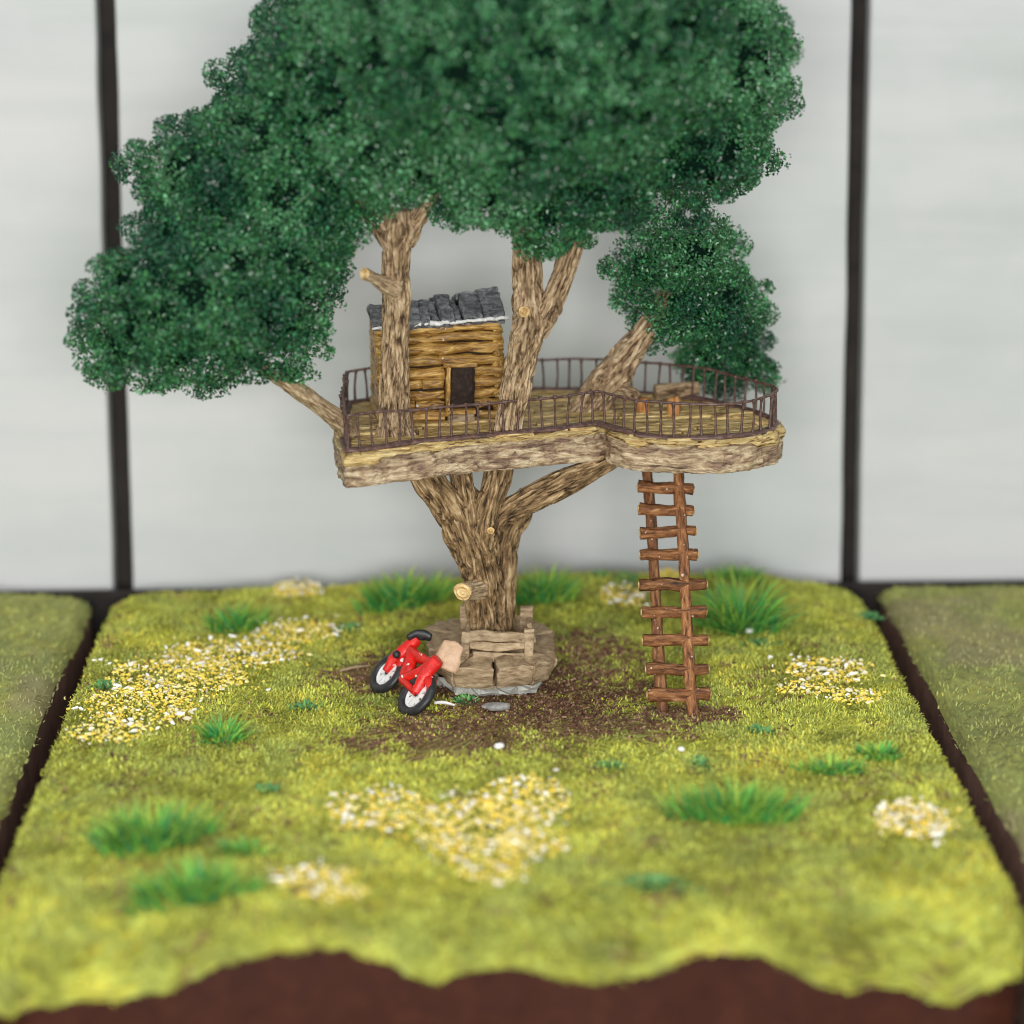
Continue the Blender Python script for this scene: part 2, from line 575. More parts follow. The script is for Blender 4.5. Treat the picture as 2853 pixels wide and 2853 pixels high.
def height(x, y):
    x = np.asarray(x, float)
    y = np.asarray(y, float)
    P = np.stack([x * 0.22, y * 0.22, np.zeros_like(x)], -1)
    z = fbm(P, 3, 3) * 0.22
    rag = fbm(np.stack([x * 0.75, x * 0 + 0.3, x * 0 + 5], -1), 6, 3) * 0.34 + fbm(np.stack([x * 2.2, x * 0, x * 0 + 2], -1), 7, 2) * 0.10
    z = z + (np.interp(x, FX, FZ) + rag) * (1 - smooth(-15.0, -11.2, y)) ** 1.6
    z = z + 0.55 * np.exp(-((x - 3.5) / 6.5) ** 2) * smooth(8.5, 14.0, y)
    z = z + 0.45 * np.exp(-((x - 10.3) / 1.7) ** 2 - ((y - 13.2) / 2.5) ** 2)
    z = z - 0.12 * np.exp(-((x - 0.5) / 4) ** 2 - ((y - 4.2) / 3.5) ** 2)
    return z

DIRT = [((1.35, 4.15), 4.6, 2.6), ((3.39, 0.21), 3.8, 1.7), ((-4.03, 5.34), 2.0, 1.9), ((6.78, 1.04), 1.8, 1.0), ((-1.72, -0.55), 3.4, 1.9), ((1.24, 1.21), 4.2, 1.7), ((4.05, 7.22), 1.5, 1.8), ((0.49, 7.60), 2.6, 1.5)]

def dirt(x, y):
    d = np.zeros_like(x)
    for (cx, cy), rx, ry in DIRT:
        d = np.maximum(d, 1.35 - np.sqrt(((x - cx) / rx) ** 2 + ((y - cy) / ry) ** 2))
    n = fbm(np.stack([x * 0.9, y * 0.9, x * 0], -1), 21, 4)
    n2 = fbm(np.stack([x * 3.0, y * 3.0, x * 0], -1), 22, 2)
    return smooth(0.0, 0.75, d + 0.5 * n + 0.35 * n2)

def srgb(r, g, b):
    c = np.array([r, g, b]) / 255.0
    return np.where(c <= 0.04045, c / 12.92, ((c + 0.055) / 1.055) ** 2.4)

GRASS = np.array([srgb(206, 202, 84), srgb(186, 188, 76), srgb(220, 208, 80), srgb(160, 162, 68), srgb(192, 202, 98), srgb(134, 134, 62)])
SOIL = np.array([srgb(130, 94, 74), srgb(108, 74, 62), srgb(146, 114, 86), srgb(116, 84, 66), srgb(166, 138, 102)])

def ground_colour(x, y, n, spread=1.0, drab=0.0):
    """colour of the flock fibres themselves: yellow-green, mixed with brown fibres round the tree"""
    big = fbm(np.stack([x * 0.35, y * 0.35, x * 0], -1), 31, 4)
    pick = rng.random(n) * spread + big * 0.75
    i = np.clip((pick * 3.0 + 1.5).astype(int), 0, 5)
    order = np.array([2, 0, 4, 1, 3, 5])
    c = GRASS[order[i]]
    c = c * (0.62 + 0.66 * rng.random((n, 1)))
    mot = fbm(np.stack([x * 1.1, y * 1.1, x * 0 + 3], -1), 33, 4)[:, None]
    c = c * (1.0 + 0.36 * np.clip(mot, -0.6, 0.5))
    gr = smooth(0.05, 0.45, fbm(np.stack([x * 0.7 + 9, y * 0.7, x * 0], -1), 34, 4))[:, None] * 0.42
    c = c * (1 - gr) + srgb(150, 164, 92) * gr
    d = dirt(x, y) if not drab else np.zeros(n)
    br = rng.random(n) < d * 0.80
    c[br] = SOIL[rng.integers(0, 5, br.sum())] * (0.7 + 0.5 * rng.random((br.sum(), 1)))
    if drab:
        g = np.array([0.27, 0.29, 0.15])
        c = c * (1 - drab) + g * drab
        tan = smooth(0.05, 0.4, fbm(np.stack([x * 0.25 + 7, y * 0.25, x * 0], -1), 41, 4))[:, None]
        c = c * (1 - 0.6 * tan) + np.array([0.36, 0.30, 0.18]) * 0.6 * tan
    return c, d

def terrain(cx, label, hf, drab=0.0, blades=190000, seed=0, Rc=1.8):
    cy = 0.3 if drab else 0.0
    t = thing('terrain_board', label, 'terrain board', (cx, cy, 0), 'terrain boards in a row', kind='structure')
    n, k = 120, 440
    ang = np.linspace(0, 2 * PI, k, endpoint=False)
    rb = outline_scale(ang, Rc)
    rb = rb * (1 + 0.004 * fbm(np.stack([np.cos(ang) * 9, np.sin(ang) * 9, ang * 0 + seed], -1), 4, 3))
    m = np.concatenate([np.linspace(0.0, 0.95, 84) ** 0.85, np.linspace(0.964, 1.0, 14)])
    V, C = [], []
    X = (m[:, None] * (rb * np.cos(ang))[None]).ravel()
    Y = (m[:, None] * (rb * np.sin(ang))[None]).ravel()
    edge = np.repeat(m, k)
    Z = hf(X, Y) - 0.40 * np.clip((edge - 0.965) / 0.035, 0, 1) ** 2.2
    Z = Z + 0.05 * fbm(np.stack([X * 2.2, Y * 2.2, X * 0], -1), 8, 3)
    V = np.stack([X + cx, Y + cy, Z], -1)
    idx = np.arange(len(m) * k).reshape(len(m), k)
    F = np.stack([idx[:-1], idx[1:], np.roll(idx[1:], -1, 1), np.roll(idx[:-1], -1, 1)], -1).reshape(-1, 4)
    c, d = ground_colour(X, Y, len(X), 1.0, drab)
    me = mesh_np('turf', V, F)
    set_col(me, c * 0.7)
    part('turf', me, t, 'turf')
    # brown painted block below the turf
    last = V[-k:]
    rows = []
    inset = np.stack([cx + (rb - 0.10) * np.cos(ang), cy + (rb - 0.10) * np.sin(ang)], -1)
    top = last[:, 2] + 0.12
    for f in np.linspace(0, 1, 8):
        z = top * (1 - f) + (-6.0) * f
        wob = 0.05 * fbm(np.stack([inset[:, 0] * 0.6, inset[:, 1] * 0.6, z * 0.6], -1), 12, 3)
        rows.append(np.stack([inset[:, 0] + wob * np.cos(ang), inset[:, 1] + wob * np.sin(ang), z], -1))
    W = np.vstack(rows)
    idx = np.arange(8 * k).reshape(8, k)
    F = np.stack([idx[:-1], np.roll(idx[:-1], -1, 1), np.roll(idx[1:], -1, 1), idx[1:]], -1).reshape(-1, 4)[:, ::-1]
    part('base_block', mesh_np('base_block', W, F), t, 'mauve_edge' if drab else 'brown_edge')
    # short static-grass fibres
    a = rng.random(int(blades * 1.05)) * 2 - 1
    b = rng.random(len(a)) * 2 - 1
    x, y = a * HALF * 1.004, b * HALF * 1.004
    keep = np.hypot(x, y) < outline_scale(np.arctan2(y, x), Rc) * 1.004
    x, y = x[keep], y[keep]
    q = np.hypot(x, y) / outline_scale(np.arctan2(y, x), Rc)
    z = hf(x, y) - 0.40 * np.clip((q - 0.965) / 0.035, 0, 1) ** 2.2
    nb = len(x)
    c, d = ground_colour(x, y, nb, 1.0, drab)
    L = (0.10 + 0.17 * rng.random(nb)) * (1 - 0.35 * d)
    h = rng.random(nb) * 2 * PI
    lean = 0.35 + 1.0 * rng.random(nb)
    wv = fbm(np.stack([x * 0.8, y * 0.8, x * 0], -1), 51, 2) * 3
    h = np.where(rng.random(nb) < 0.5, h, wv + h * 0.25)
    D = np.stack([np.cos(h) * np.sin(lean), np.sin(h) * np.sin(lean), np.cos(lean)], -1)
    Bt = np.stack([x + cx, y + cy, z - 0.03], -1)
    side = np.stack([-np.sin(h), np.cos(h), 0 * h], -1)
    w = (0.014 + 0.018 * rng.random(nb))[:, None]
    mid = Bt + D * (L * 0.55)[:, None]
    D2 = D.copy()
    D2[:, 2] -= 0.75 * rng.random(nb)
    tip = mid + D2 * (L * 0.45)[:, None]
    V = np.stack([Bt - side * w, Bt + side * w, mid + side * w, mid - side * w, tip + side * w * 0.4, tip - side * w * 0.4], 1).reshape(-1, 3)
    o = np.arange(nb)[:, None] * 6
    F = np.concatenate([o + np.array([[0, 1, 2, 3]]), o + np.array([[3, 2, 4, 5]])], 0)
    me = mesh_np('grass', V, F, False)
    set_col(me, np.repeat(c, 6, 0))
    part('grass', me, t, 'flock', kind='stuff')
    return t

def drab_height(x, y):
    P = np.stack([x * 0.2 + 40, y * 0.2 + 9, np.zeros_like(x)], -1)
    return fbm(P, 13, 3) * 0.35 - 0.15

board = terrain(0.0, 'square terrain board of yellow-green grass carrying the tree house', height, 0.0, 168000, 0)
terrain(-30.95, 'drab olive terrain board beside the main one, cut by the left edge', drab_height, 0.5, 32000, 3, 1.1)
terrain(31.05, 'drab olive terrain board beside the main one, cut by the right edge', drab_height, 0.5, 32000, 6, 0.7)

# table below
me = mesh_np('table_top', [(-120, -120, -6.02), (120, -120, -6.02), (120, 60, -6.02), (-120, 60, -6.02)], [(0, 1, 2, 3)], False)
tag(link('table_top', me, None, 'table'), 'dark table surface under the terrain boards', None, None, 'structure')

# white plank backdrop, leaning back
wall = thing('backdrop_wall', 'whitewashed wide plank backdrop with dark gaps behind the boards', 'backdrop', (0, 16.0, -6.0), None, 'structure')
LEAN = R(9.0)
def lean_pt(x, v, d):      # v up along the board, d back from its face
    return (x, 16.0 + v * math.sin(LEAN) + d * math.cos(LEAN) + 0.0, -6.0 + v * math.cos(LEAN) - d * math.sin(LEAN))
def plank(x0, x1, seed):
    n = 60
    vs = np.linspace(0, 60, n)
    V = []
    for v in vs:
        w0 = 0.05 * fbm(np.array([[v * 0.35, seed, 0.1]]), 61, 3)[0]
        w1 = 0.05 * fbm(np.array([[v * 0.35, seed, 7.1]]), 62, 3)[0]
        e = 0.08
        for x, d in ((x0 + w0, 1.2), (x0 + w0, e), (x0 + w0 + e, 0.0), (x1 + w1 - e, 0.0), (x1 + w1, e), (x1 + w1, 1.2)):
            V.append(lean_pt(x, v, d))
    F = []
    for i in range(n - 1):
        for j in range(5):
            a = i * 6 + j
            F.append((a, a + 1, a + 7, a + 6))
    part('plank', mesh_np('plank', V, F, False), wall, 'whitewash')
GL = (-15.42, -14.62)
GR = (14.86, 15.64)
plank(-44.0, GL[0], 1)
plank(GL[1], GR[0], 2)
plank(GR[1], 46.0, 3)
V = [lean_pt(-45, 0, 1.0), lean_pt(47, 0, 1.0), lean_pt(47, 60, 1.0), lean_pt(-45, 60, 1.0)]
part('foot_shade_strip', place(rough_box(92, 0.5, 6.2, 3, 0.05, 6, 0.1, 0.3), Matrix.Translation((0, 15.75, -3.52))), wall, 'dark_gap', 'dark strip standing in for the shaded gap along the foot of the backdrop')  # added dark strip, painted as the shadow at the wall's foot
part('backing_board', mesh_np('backing_board', V, [(0, 1, 2, 3)], False), wall, 'dark_gap')

# ================================================================== THE TREE
tree = thing('miniature_tree', 'twig-built model tree with dense dark green crown holding the tree house', 'tree', ((-0.06, 5.10, 0.98)[0], 5.1, 0.2))
TY = 5.1
branch('trunk', tree, [(-0.20, 5.10, 0.57), (-0.21, 5.10, 2.11), (-0.30, 5.00, 3.77), (-0.53, 5.00, 4.98), (-0.79, 5.10, 5.75), (-0.89, 5.50, 6.32), (-0.92, 5.90, 6.69)],
       [0.84, 0.68, 0.77, 0.88, 0.92, 0.80, 0.5], 'bark_old', 96, 190, 0.14, 0.13, 3.6, 0.7, 1,
       knots=[((-1.69, 4.90, 5.86), 0.25, 0.14), ((-0.82, 4.30, 4.13), 0.45, 0.10), ((0.03, 4.30, 4.91), 0.3, 0.08), ((-0.45, 4.30, 3.02), 0.3, 0.06)])
branch('trunk', tree, [(0.35, 5.50, 0.51), (0.48, 5.70, 1.88), (0.48, 5.90, 3.45), (0.64, 6.00, 5.04), (1.03, 6.10, 5.81), (1.42, 6.30, 6.55)],
       [0.52, 0.44, 0.44, 0.46, 0.48, 0.42], 'bark_old', 72, 150, 0.2, 0.12, 3.4, 0.5, 2)
# the limbs that fork under the deck and grow on above it
branch('limb', tree, [(-0.68, 5.00, 4.38), (-1.09, 4.95, 5.50), (-1.61, 4.90, 6.52), (-2.17, 4.90, 7.37), (-2.66, 5.10, 8.13), (-3.12, 5.40, 8.93)],
       [0.5, 0.72, 0.62, 0.62, 0.56, 0.55], 'bark_old', 80, 130, 0.16, 0.16, 3.3, 0.6, 3, knots=[((-1.73, 4.40, 6.28), 0.24, 0.16), ((-1.46, 4.30, 7.00), 0.2, 0.1)])
branch('limb', tree, [(-0.62, 5.10, 4.95), (-0.90, 5.10, 6.25), (-1.04, 5.30, 7.17), (-1.22, 5.80, 8.11)],
       [0.5, 0.46, 0.44, 0.45], 'bark_old', 64, 100, 0.18, 0.16, 3.3, 0.6, 4)
branch('limb', tree, [(-0.38, 4.85, 4.23), (-0.30, 4.75, 5.46), (-0.11, 4.80, 6.43), (0.17, 5.10, 7.32), (0.36, 5.50, 8.19), (0.58, 5.60, 9.04)],
       [0.42, 0.56, 0.50, 0.48, 0.52, 0.56], 'bark_old', 80, 130, 0.18, 0.14, 3.3, 0.6, 5, knots=[((-0.05, 4.20, 5.84), 0.26, 0.13)])
branch('brace', tree, [(-0.24, 5.00, 5.38), (0.52, 5.10, 6.13), (1.47, 5.30, 6.66), (2.81, 5.60, 7.23), (4.36, 5.90, 7.88)],
       [0.34, 0.48, 0.52, 0.50, 0.34], 'bark_old', 72, 130, 0.2, 0.10, 3.0, 0.4, 6)
# above the deck
branch('limb', tree, [(-3.41, 5.30, 8.47), (-3.40, 5.40, 8.99), (-3.42, 5.50, 9.58), (-3.38, 5.50, 10.55), (-3.34, 5.40, 12.10), (-3.27, 5.30, 13.64), (-3.25, 5.20, 14.96), (-3.20, 5.10, 15.90), (-3.15, 5.00, 16.56), (-3.10, 5.00, 17.11)],
       [1.15, 0.80, 0.60, 0.53, 0.50, 0.48, 0.51, 0.54, 0.68, 0.5], 'bark', 96, 230, 0.14, 0.12, 3.8, 0.7, 7,
       knots=[((-3.48, 4.70, 14.70), 0.3, 0.12), ((-3.40, 4.80, 14.21), 0.2, 0.1), ((-3.39, 4.90, 9.55), 0.35, 0.10), ((-2.82, 4.70, 16.34), 0.2, 0.1)])
branch('limb', tree, [(-3.41, 5.10, 16.00), (-3.69, 5.00, 16.47), (-4.16, 4.80, 17.15), (-4.93, 4.50, 18.20)], [0.42, 0.40, 0.34, 0.25], 'bark', 56, 60, 0.2, 0.12, 3.4, 0.6, 8)
branch('limb', tree, [(-2.98, 5.10, 15.99), (-2.64, 5.00, 16.56), (-2.27, 4.80, 17.14), (-1.72, 4.60, 18.16)], [0.40, 0.36, 0.30, 0.22], 'bark', 56, 60, 0.2, 0.12, 3.4, 0.6, 9)
branch('branch_stub', tree, [(-3.33, 5.00, 14.34), (-3.72, 4.70, 14.61), (-4.03, 4.40, 14.87), (-4.28, 4.20, 15.03)], [0.40, 0.28, 0.21, 0.24], 'bark_pale', 48, 50, 0.12, 0.24, 3, 1.0, 10, label='short sawn-off side stub on the limb before the cabin')
branch('limb', tree, [(0.57, 5.40, 8.41), (0.61, 5.50, 9.06), (0.78, 5.50, 10.13), (1.00, 5.40, 11.31), (1.25, 5.30, 12.47), (1.36, 5.20, 13.25), (1.32, 5.20, 14.00), (1.28, 5.10, 14.95), (1.24, 5.00, 16.26), (1.19, 4.90, 17.38)],
       [0.66, 0.56, 0.54, 0.56, 0.66, 0.70, 0.56, 0.52, 0.48, 0.4], 'bark', 96, 240, 0.16, 0.17, 3.8, 0.7, 11,
       knots=[((1.15, 4.50, 13.63), 0.24, 0.14), ((0.88, 4.70, 12.90), 0.3, 0.12), ((1.52, 4.60, 12.64), 0.3, 0.14), ((1.81, 4.90, 13.22), 0.3, 0.12), ((0.88, 4.70, 14.21), 0.25, 0.1), ((1.06, 4.60, 14.87), 0.22, 0.1)])
branch('limb', tree, [(1.54, 5.20, 12.72), (1.91, 5.10, 13.42), (2.27, 5.00, 14.26), (2.59, 5.00, 15.15), (2.83, 4.90, 16.00), (3.05, 4.80, 17.20)],
       [0.42, 0.48, 0.40, 0.40, 0.40, 0.32], 'bark', 72, 140, 0.18, 0.10, 3.6, 0.5, 12, knots=[((2.22, 4.80, 13.62), 0.2, 0.12), ((1.89, 4.70, 13.17), 0.2, 0.12)])
branch('limb', tree, [(3.03, 8.00, 8.54), (3.63, 8.30, 9.16), (4.31, 8.50, 10.07), (5.00, 8.70, 10.93), (5.71, 9.00, 11.85), (6.68, 9.50, 13.14)],
       [0.55, 0.58, 0.80, 0.64, 0.48, 0.4], 'bark', 88, 160, 0.18, 0.22, 3.4, 0.7, 13, knots=[((4.07, 7.80, 10.39), 0.35, 0.18), ((4.95, 8.00, 10.33), 0.3, 0.15), ((4.55, 8.00, 10.83), 0.25, 0.12)])
branch('limb', tree, [(4.58, 8.20, 9.88), (5.15, 8.00, 9.79), (5.43, 7.80, 9.64)], [0.36, 0.28, 0.18], 'bark', 48, 50, 0.2, 0.2, 3.2, 0.8, 14)
branch('branch', tree, [(-4.97, 4.90, 9.22), (-5.32, 4.60, 9.77), (-5.99, 4.30, 10.41), (-6.68, 4.00, 11.06), (-7.32, 3.80, 11.62), (-8.28, 3.60, 12.20)],
       [0.36, 0.38, 0.31, 0.31, 0.31, 0.2], 'bark_pale', 60, 120, 0.06, 0.14, 5, 2.0, 15, label='smooth pale side branch reaching out from the deck edge', knots=[((-5.48, 4.30, 9.93), 0.2, 0.08)])
branch('branch_stub', tree, [(-0.46, 4.60, 3.56), (-0.73, 4.20, 3.62), (-0.93, 3.90, 3.69), (-1.04, 3.70, 3.72)], [0.44, 0.38, 0.34, 0.36], 'bark_pale', 48, 50, 0.10, 0.12, 3, 0.8, 16, label='sawn-off stub low on the trunk')
def disc(name, parent, c, nrm, r, m):
    n = Vector(nrm).normalized()
    bm = bmesh.new()
    q = n.to_track_quat('Z', 'Y').to_matrix().to_4x4()
    prev = None
    cen = bm.verts.new((0, 0, 0.03))
    rings = []
    for rr, z in ((r * 0.2, 0.05), (r * 0.42, -0.01), (r * 0.62, 0.045), (r * 0.8, 0.0), (r, 0.02)):
        rings.append([bm.verts.new((rr * math.cos(a) * (1 + 0.08 * math.sin(3 * a)), rr * math.sin(a), z)) for a in np.linspace(0, 2 * PI, 14, endpoint=False)])
    for i in range(14):
        j = (i + 1) % 14
        bm.faces.new((cen, rings[0][i], rings[0][j]))
        for a, b in zip(rings, rings[1:]):
            bm.faces.new((a[i], b[i], b[j], a[j]))
    me = bpy.data.meshes.new(name)
    bm.to_mesh(me)
    bm.free()
    me.transform(Matrix.Translation(c) @ q)
    return part(name, me, parent, m)
disc('cut_face', tree, (-1.06, 3.64, 3.74), (-0.3, -0.93, -0.05), 0.33, 'cut_wood')
disc('cut_face', tree, (-4.29, 4.16, 15.05), (-0.6, -0.75, 0.15), 0.22, 'cut_wood')
disc('cut_face', tree, (1.13, 4.42, 13.65), (-0.1, -0.98, 0.15), 0.19, 'cut_wood')
disc('cut_face', tree, (-0.05, 4.10, 5.85), (-0.05, -0.98, 0.1), 0.13, 'cut_wood')

# --- crowns of fine flock foliage
LEAF = np.array([srgb(42, 100, 66), srgb(54, 118, 76), srgb(76, 142, 90), srgb(32, 82, 58), srgb(108, 170, 122), srgb(66, 124, 68)])

def crown(name, blobs, density, label, seed, sprigs=260):
    """a crown built of many small puffs of flock set over larger masses, with hollows between them"""
    C = np.array([b[0] for b in blobs], float)
    Rr = np.array([b[1] for b in blobs], float)
    r = np.random.default_rng(seed)
    cand, cdir = [], []
    for k in range(len(C)):
        n = int(60 * Rr[k] ** 2) + 40
        d = r.normal(size=(n, 3))
        d /= np.linalg.norm(d, axis=1)[:, None]
        rad = Rr[k] * (1 + 0.16 * fbm((C[k] + d * Rr[k]) * 0.5, seed, 3)) - 0.34 + 0.20 * r.normal(size=n).clip(-1.2, 1.2)
        p = C[k] + d * np.maximum(rad, 0.1)[:, None]
        keep = np.ones(n, bool)
        for j in range(len(C)):
            if j != k:
                keep &= np.linalg.norm(p - C[j], axis=1) > Rr[j] * 0.86 - 0.5
        cand.append(p[keep])
        cdir.append(d[keep])
    cand = np.vstack(cand)
    cdir = np.vstack(cdir)
    order = r.permutation(len(cand))
    chosen = np.zeros((0, 3))
    cd = []
    gap = 0.57
    for i in order:
        if len(chosen) == 0 or ((chosen - cand[i]) ** 2).sum(1).min() > gap * gap:
            chosen = np.vstack([chosen, cand[i]])
            cd.append(cdir[i])
    cd = np.array(cd)
    pts, nrm, dep = [], [], []
    for c, o in zip(chosen, cd):
        rc = 0.34 + 0.28 * r.random()
        n = int(density * rc * rc * (0.55 if o[1] > 0.45 else 1.0))
        d = r.normal(size=(n, 3))
        d /= np.linalg.norm(d, axis=1)[:, None]
        d = d + o * 0.45
        d /= np.linalg.norm(d, axis=1)[:, None]
        jit = r.random(n)
        rad = rc * (1 - 0.75 * jit ** 2) * (1 + 0.22 * fbm(c + d * rc * 3.0, seed + 60, 2))
        pts.append(c + d * rad[:, None] * np.array([1.0, 1.0, 0.92]))
        nrm.append(d)
        dep.append(jit)
    # a thin fuzz on the foam between the puffs
    for k in range(len(C)):
        n = int(20 * 4 * PI * Rr[k] ** 2)
        d = r.normal(size=(n, 3))
        d /= np.linalg.norm(d, axis=1)[:, None]
        rad = Rr[k] * (1 + 0.16 * fbm((C[k] + d * Rr[k]) * 0.5, seed, 3)) - 0.72 + 0.12 * r.random(n)
        p = C[k] + d * np.maximum(rad, 0.15)[:, None]
        keep = d[:, 1] < 0.5
        for j in range(len(C)):
            if j != k:
                keep &= np.linalg.norm(p - C[j], axis=1) > Rr[j] * 0.9 - 0.75
        pts.append(p[keep])
        nrm.append(d[keep])
        dep.append(np.ones(keep.sum()))
    # stray sprigs standing off the outline
    base = np.vstack(pts)
    bn = np.vstack(nrm)
    pick = r.integers(0, len(base), sprigs)
    for i in pick:
        nl = r.integers(8, 22)
        dirn = bn[i] + r.normal(size=3) * 0.6
        dirn /= np.linalg.norm(dirn)
        t = r.random(nl)
        p = base[i] + dirn * (t * (0.25 + 0.35 * r.random()))[:, None] + r.normal(size=(nl, 3)) * 0.06
        pts.append(p)
        nrm.append(np.repeat(bn[i][None], nl, 0))
        dep.append(np.zeros(nl))
    P = np.vstack(pts)
    N = np.vstack(nrm)
    J = np.concatenate(dep)
    n = len(P)
    a = r.normal(size=(n, 3)) + N * 0.5
    a /= np.linalg.norm(a, axis=1)[:, None]
    b = np.cross(a, r.normal(size=(n, 3)))
    b /= np.linalg.norm(b, axis=1)[:, None]
    c = np.cross(a, b)
    L = (0.046 + 0.046 * r.random(n))[:, None]
    W = L * (0.45 + 0.35 * r.random(n))[:, None]
    V = np.stack([P - b * L, P + c * W + a * L * 0.3, P + b * L, P - c * W + a * L * 0.3], 1).reshape(-1, 3)
    F = np.arange(n * 4).reshape(n, 4)
    big = fbm(P * 0.55, seed + 80, 3)
    i = np.clip((r.random(n) * 3.8 + big * 4.5 + 0.8).astype(int), 0, 5)
    col = LEAF[np.array([3, 0, 1, 5, 2, 4])[i]] * (0.26 + 1.15 * r.random((n, 1)) ** 1.15)
    # dark-green foam core fills the crown; its colour paints shade into the hollows
    cv, cf = [], []
    bm = bmesh.new()
    bmesh.ops.create_icosphere(bm, subdivisions=3, radius=1)
    sv = np.array([v.co[:] for v in bm.verts])
    sf = np.array([[v.index for v in f.verts] for f in bm.faces])
    bm.free()
    off = 0
    for k in range(len(C)):
        rad = Rr[k] * (1 + 0.16 * fbm((C[k] + sv * Rr[k]) * 0.5, seed, 3)) - 0.78
        rad = np.maximum(rad, 0.15)
        cv.append(C[k] + sv * rad[:, None])
        cf.append(sf + off)
        off += len(sv)
    me = mesh_np('crown', V, F, False)
    set_col(me, np.repeat(col, 4, 0))
    o = part('crown', me, tree, 'foliage', label)
    CV = np.vstack(cv)
    me2 = mesh_np('foam_core', CV, np.vstack(cf), True)
    set_col(me2, np.repeat(srgb(14, 32, 24)[None], len(CV), 0))
    part('foam_core', me2, o, 'foam')
    return n

nl = 0
nl += crown('crown', [
    ((-5.04, 4.60, 21.71), 3.2), ((-1.33, 3.20, 23.05), 4.4), ((3.16, 3.20, 23.04), 4.5), ((6.84, 5.00, 22.15), 3.2), ((7.02, 6.00, 19.53), 2.6),
    ((3.47, 4.60, 19.03), 2.6), ((0.06, 3.90, 18.80), 2.3), ((-3.55, 3.60, 19.92), 2.55), ((-7.22, 4.60, 19.26), 2.5), ((-9.65, 4.60, 18.38), 2.1), ((-11.71, 4.80, 18.72), 0.9),
    ((1.66, 3.90, 17.10), 1.35), ((3.02, 4.20, 16.67), 0.85), ((-1.02, 4.00, 17.45), 0.85), ((8.66, 5.60, 20.84), 1.55), ((4.67, 6.00, 18.00), 1.2), ((-6.53, 4.00, 17.39), 2.2),
    ((6.93, 6.60, 18.13), 1.15), ((8.56, 6.40, 18.55), 1.25), ((0.88, 2.20, 20.95), 3.0), ((-8.52, 6.00, 21.03), 1.1), ((-4.76, 4.00, 17.20), 0.95)],
    880, 'large upper crown of dark green flock foliage', 101, 160)
nl += crown('crown', [
    ((-11.43, 3.00, 14.38), 2.15), ((-8.87, 3.20, 14.77), 2.7), ((-6.92, 3.60, 15.31), 2.1), ((-10.69, 3.00, 13.10), 1.75), ((-12.36, 2.80, 12.98), 1.35), ((-8.50, 3.20, 12.76), 1.25),
    ((-9.53, 3.20, 11.66), 0.7), ((-6.72, 3.60, 13.12), 1.35), ((-5.97, 3.70, 14.65), 0.95), ((-10.25, 3.40, 16.09), 1.9), ((-7.39, 3.70, 11.98), 0.55), ((-12.48, 3.00, 14.57), 1.2), ((-5.86, 3.90, 15.61), 0.9), ((-13.35, 2.80, 13.35), 1.0), ((-13.22, 2.90, 12.04), 0.75)],
    900, 'lower side crown hanging out on the pale branch', 102, 200)
nl += crown('crown', [
    ((5.70, 9.60, 14.11), 1.25), ((7.46, 9.80, 14.55), 1.6), ((8.36, 10.40, 12.43), 1.9), ((6.99, 9.60, 12.82), 1.5), ((9.48, 11.00, 10.66), 1.45), ((8.26, 10.80, 10.62), 1.35),
    ((6.29, 9.00, 15.49), 0.75), ((8.89, 10.00, 14.86), 0.6), ((10.04, 11.20, 9.79), 0.95), ((6.29, 9.30, 12.09), 0.95), ((7.62, 9.00, 16.06), 0.8), ((9.10, 11.60, 9.17), 0.55), ((4.95, 9.30, 14.12), 0.85), ((9.55, 10.50, 12.70), 1.0), ((5.22, 9.50, 13.05), 0.7)],
    940, 'separate small crown on the limb above the round end of the deck', 103, 160)


# ================================================================== THE DECK
DZ = 9.0
deck_px = [(-5.03, 2.61, 9.00), (-4.17, 2.91, 9.00), (-3.09, 3.33, 9.00), (-1.98, 3.89, 9.00), (-0.52, 4.38, 9.00), (0.98, 4.82, 9.00), (2.50, 5.25, 9.00), (3.69, 5.63, 9.00), (4.07, 6.04, 9.00), (4.23, 5.34, 9.00), (4.53, 4.78, 9.00), (5.14, 4.35, 9.00),
           (6.50, 3.97, 9.00), (7.94, 3.92, 9.00), (9.14, 4.29, 9.00), (10.03, 5.02, 9.00), (10.45, 5.92, 9.00), (10.40, 6.78, 9.00), (9.90, 7.74, 9.00), (8.96, 8.81, 9.00), (7.69, 9.77, 9.00), (6.38, 10.59, 9.00),
           (4.21, 11.13, 9.00), (1.93, 11.28, 9.00), (-1.42, 10.83, 9.00), (-4.29, 10.13, 9.00), (-5.40, 9.79, 9.00), (-5.59, 6.98, 9.00), (-5.34, 4.74, 9.00)]
DP = np.array(deck_px)[:, :2]
deck = thing('tree_house_deck', 'rough plank deck carried by the tree limbs below the cabin', 'platform', (DP[:, 0].mean(), DP[:, 1].mean(), DZ - 1.1))

def closed_resample(P, n):
    Q = np.vstack([P, P[:1]])
    s = np.concatenate([[0], np.cumsum(np.linalg.norm(np.diff(Q, axis=0), axis=1))])
    t = np.linspace(0, s[-1], n, endpoint=False)
    return np.stack([np.interp(t, s, Q[:, 0]), np.interp(t, s, Q[:, 1])], -1)

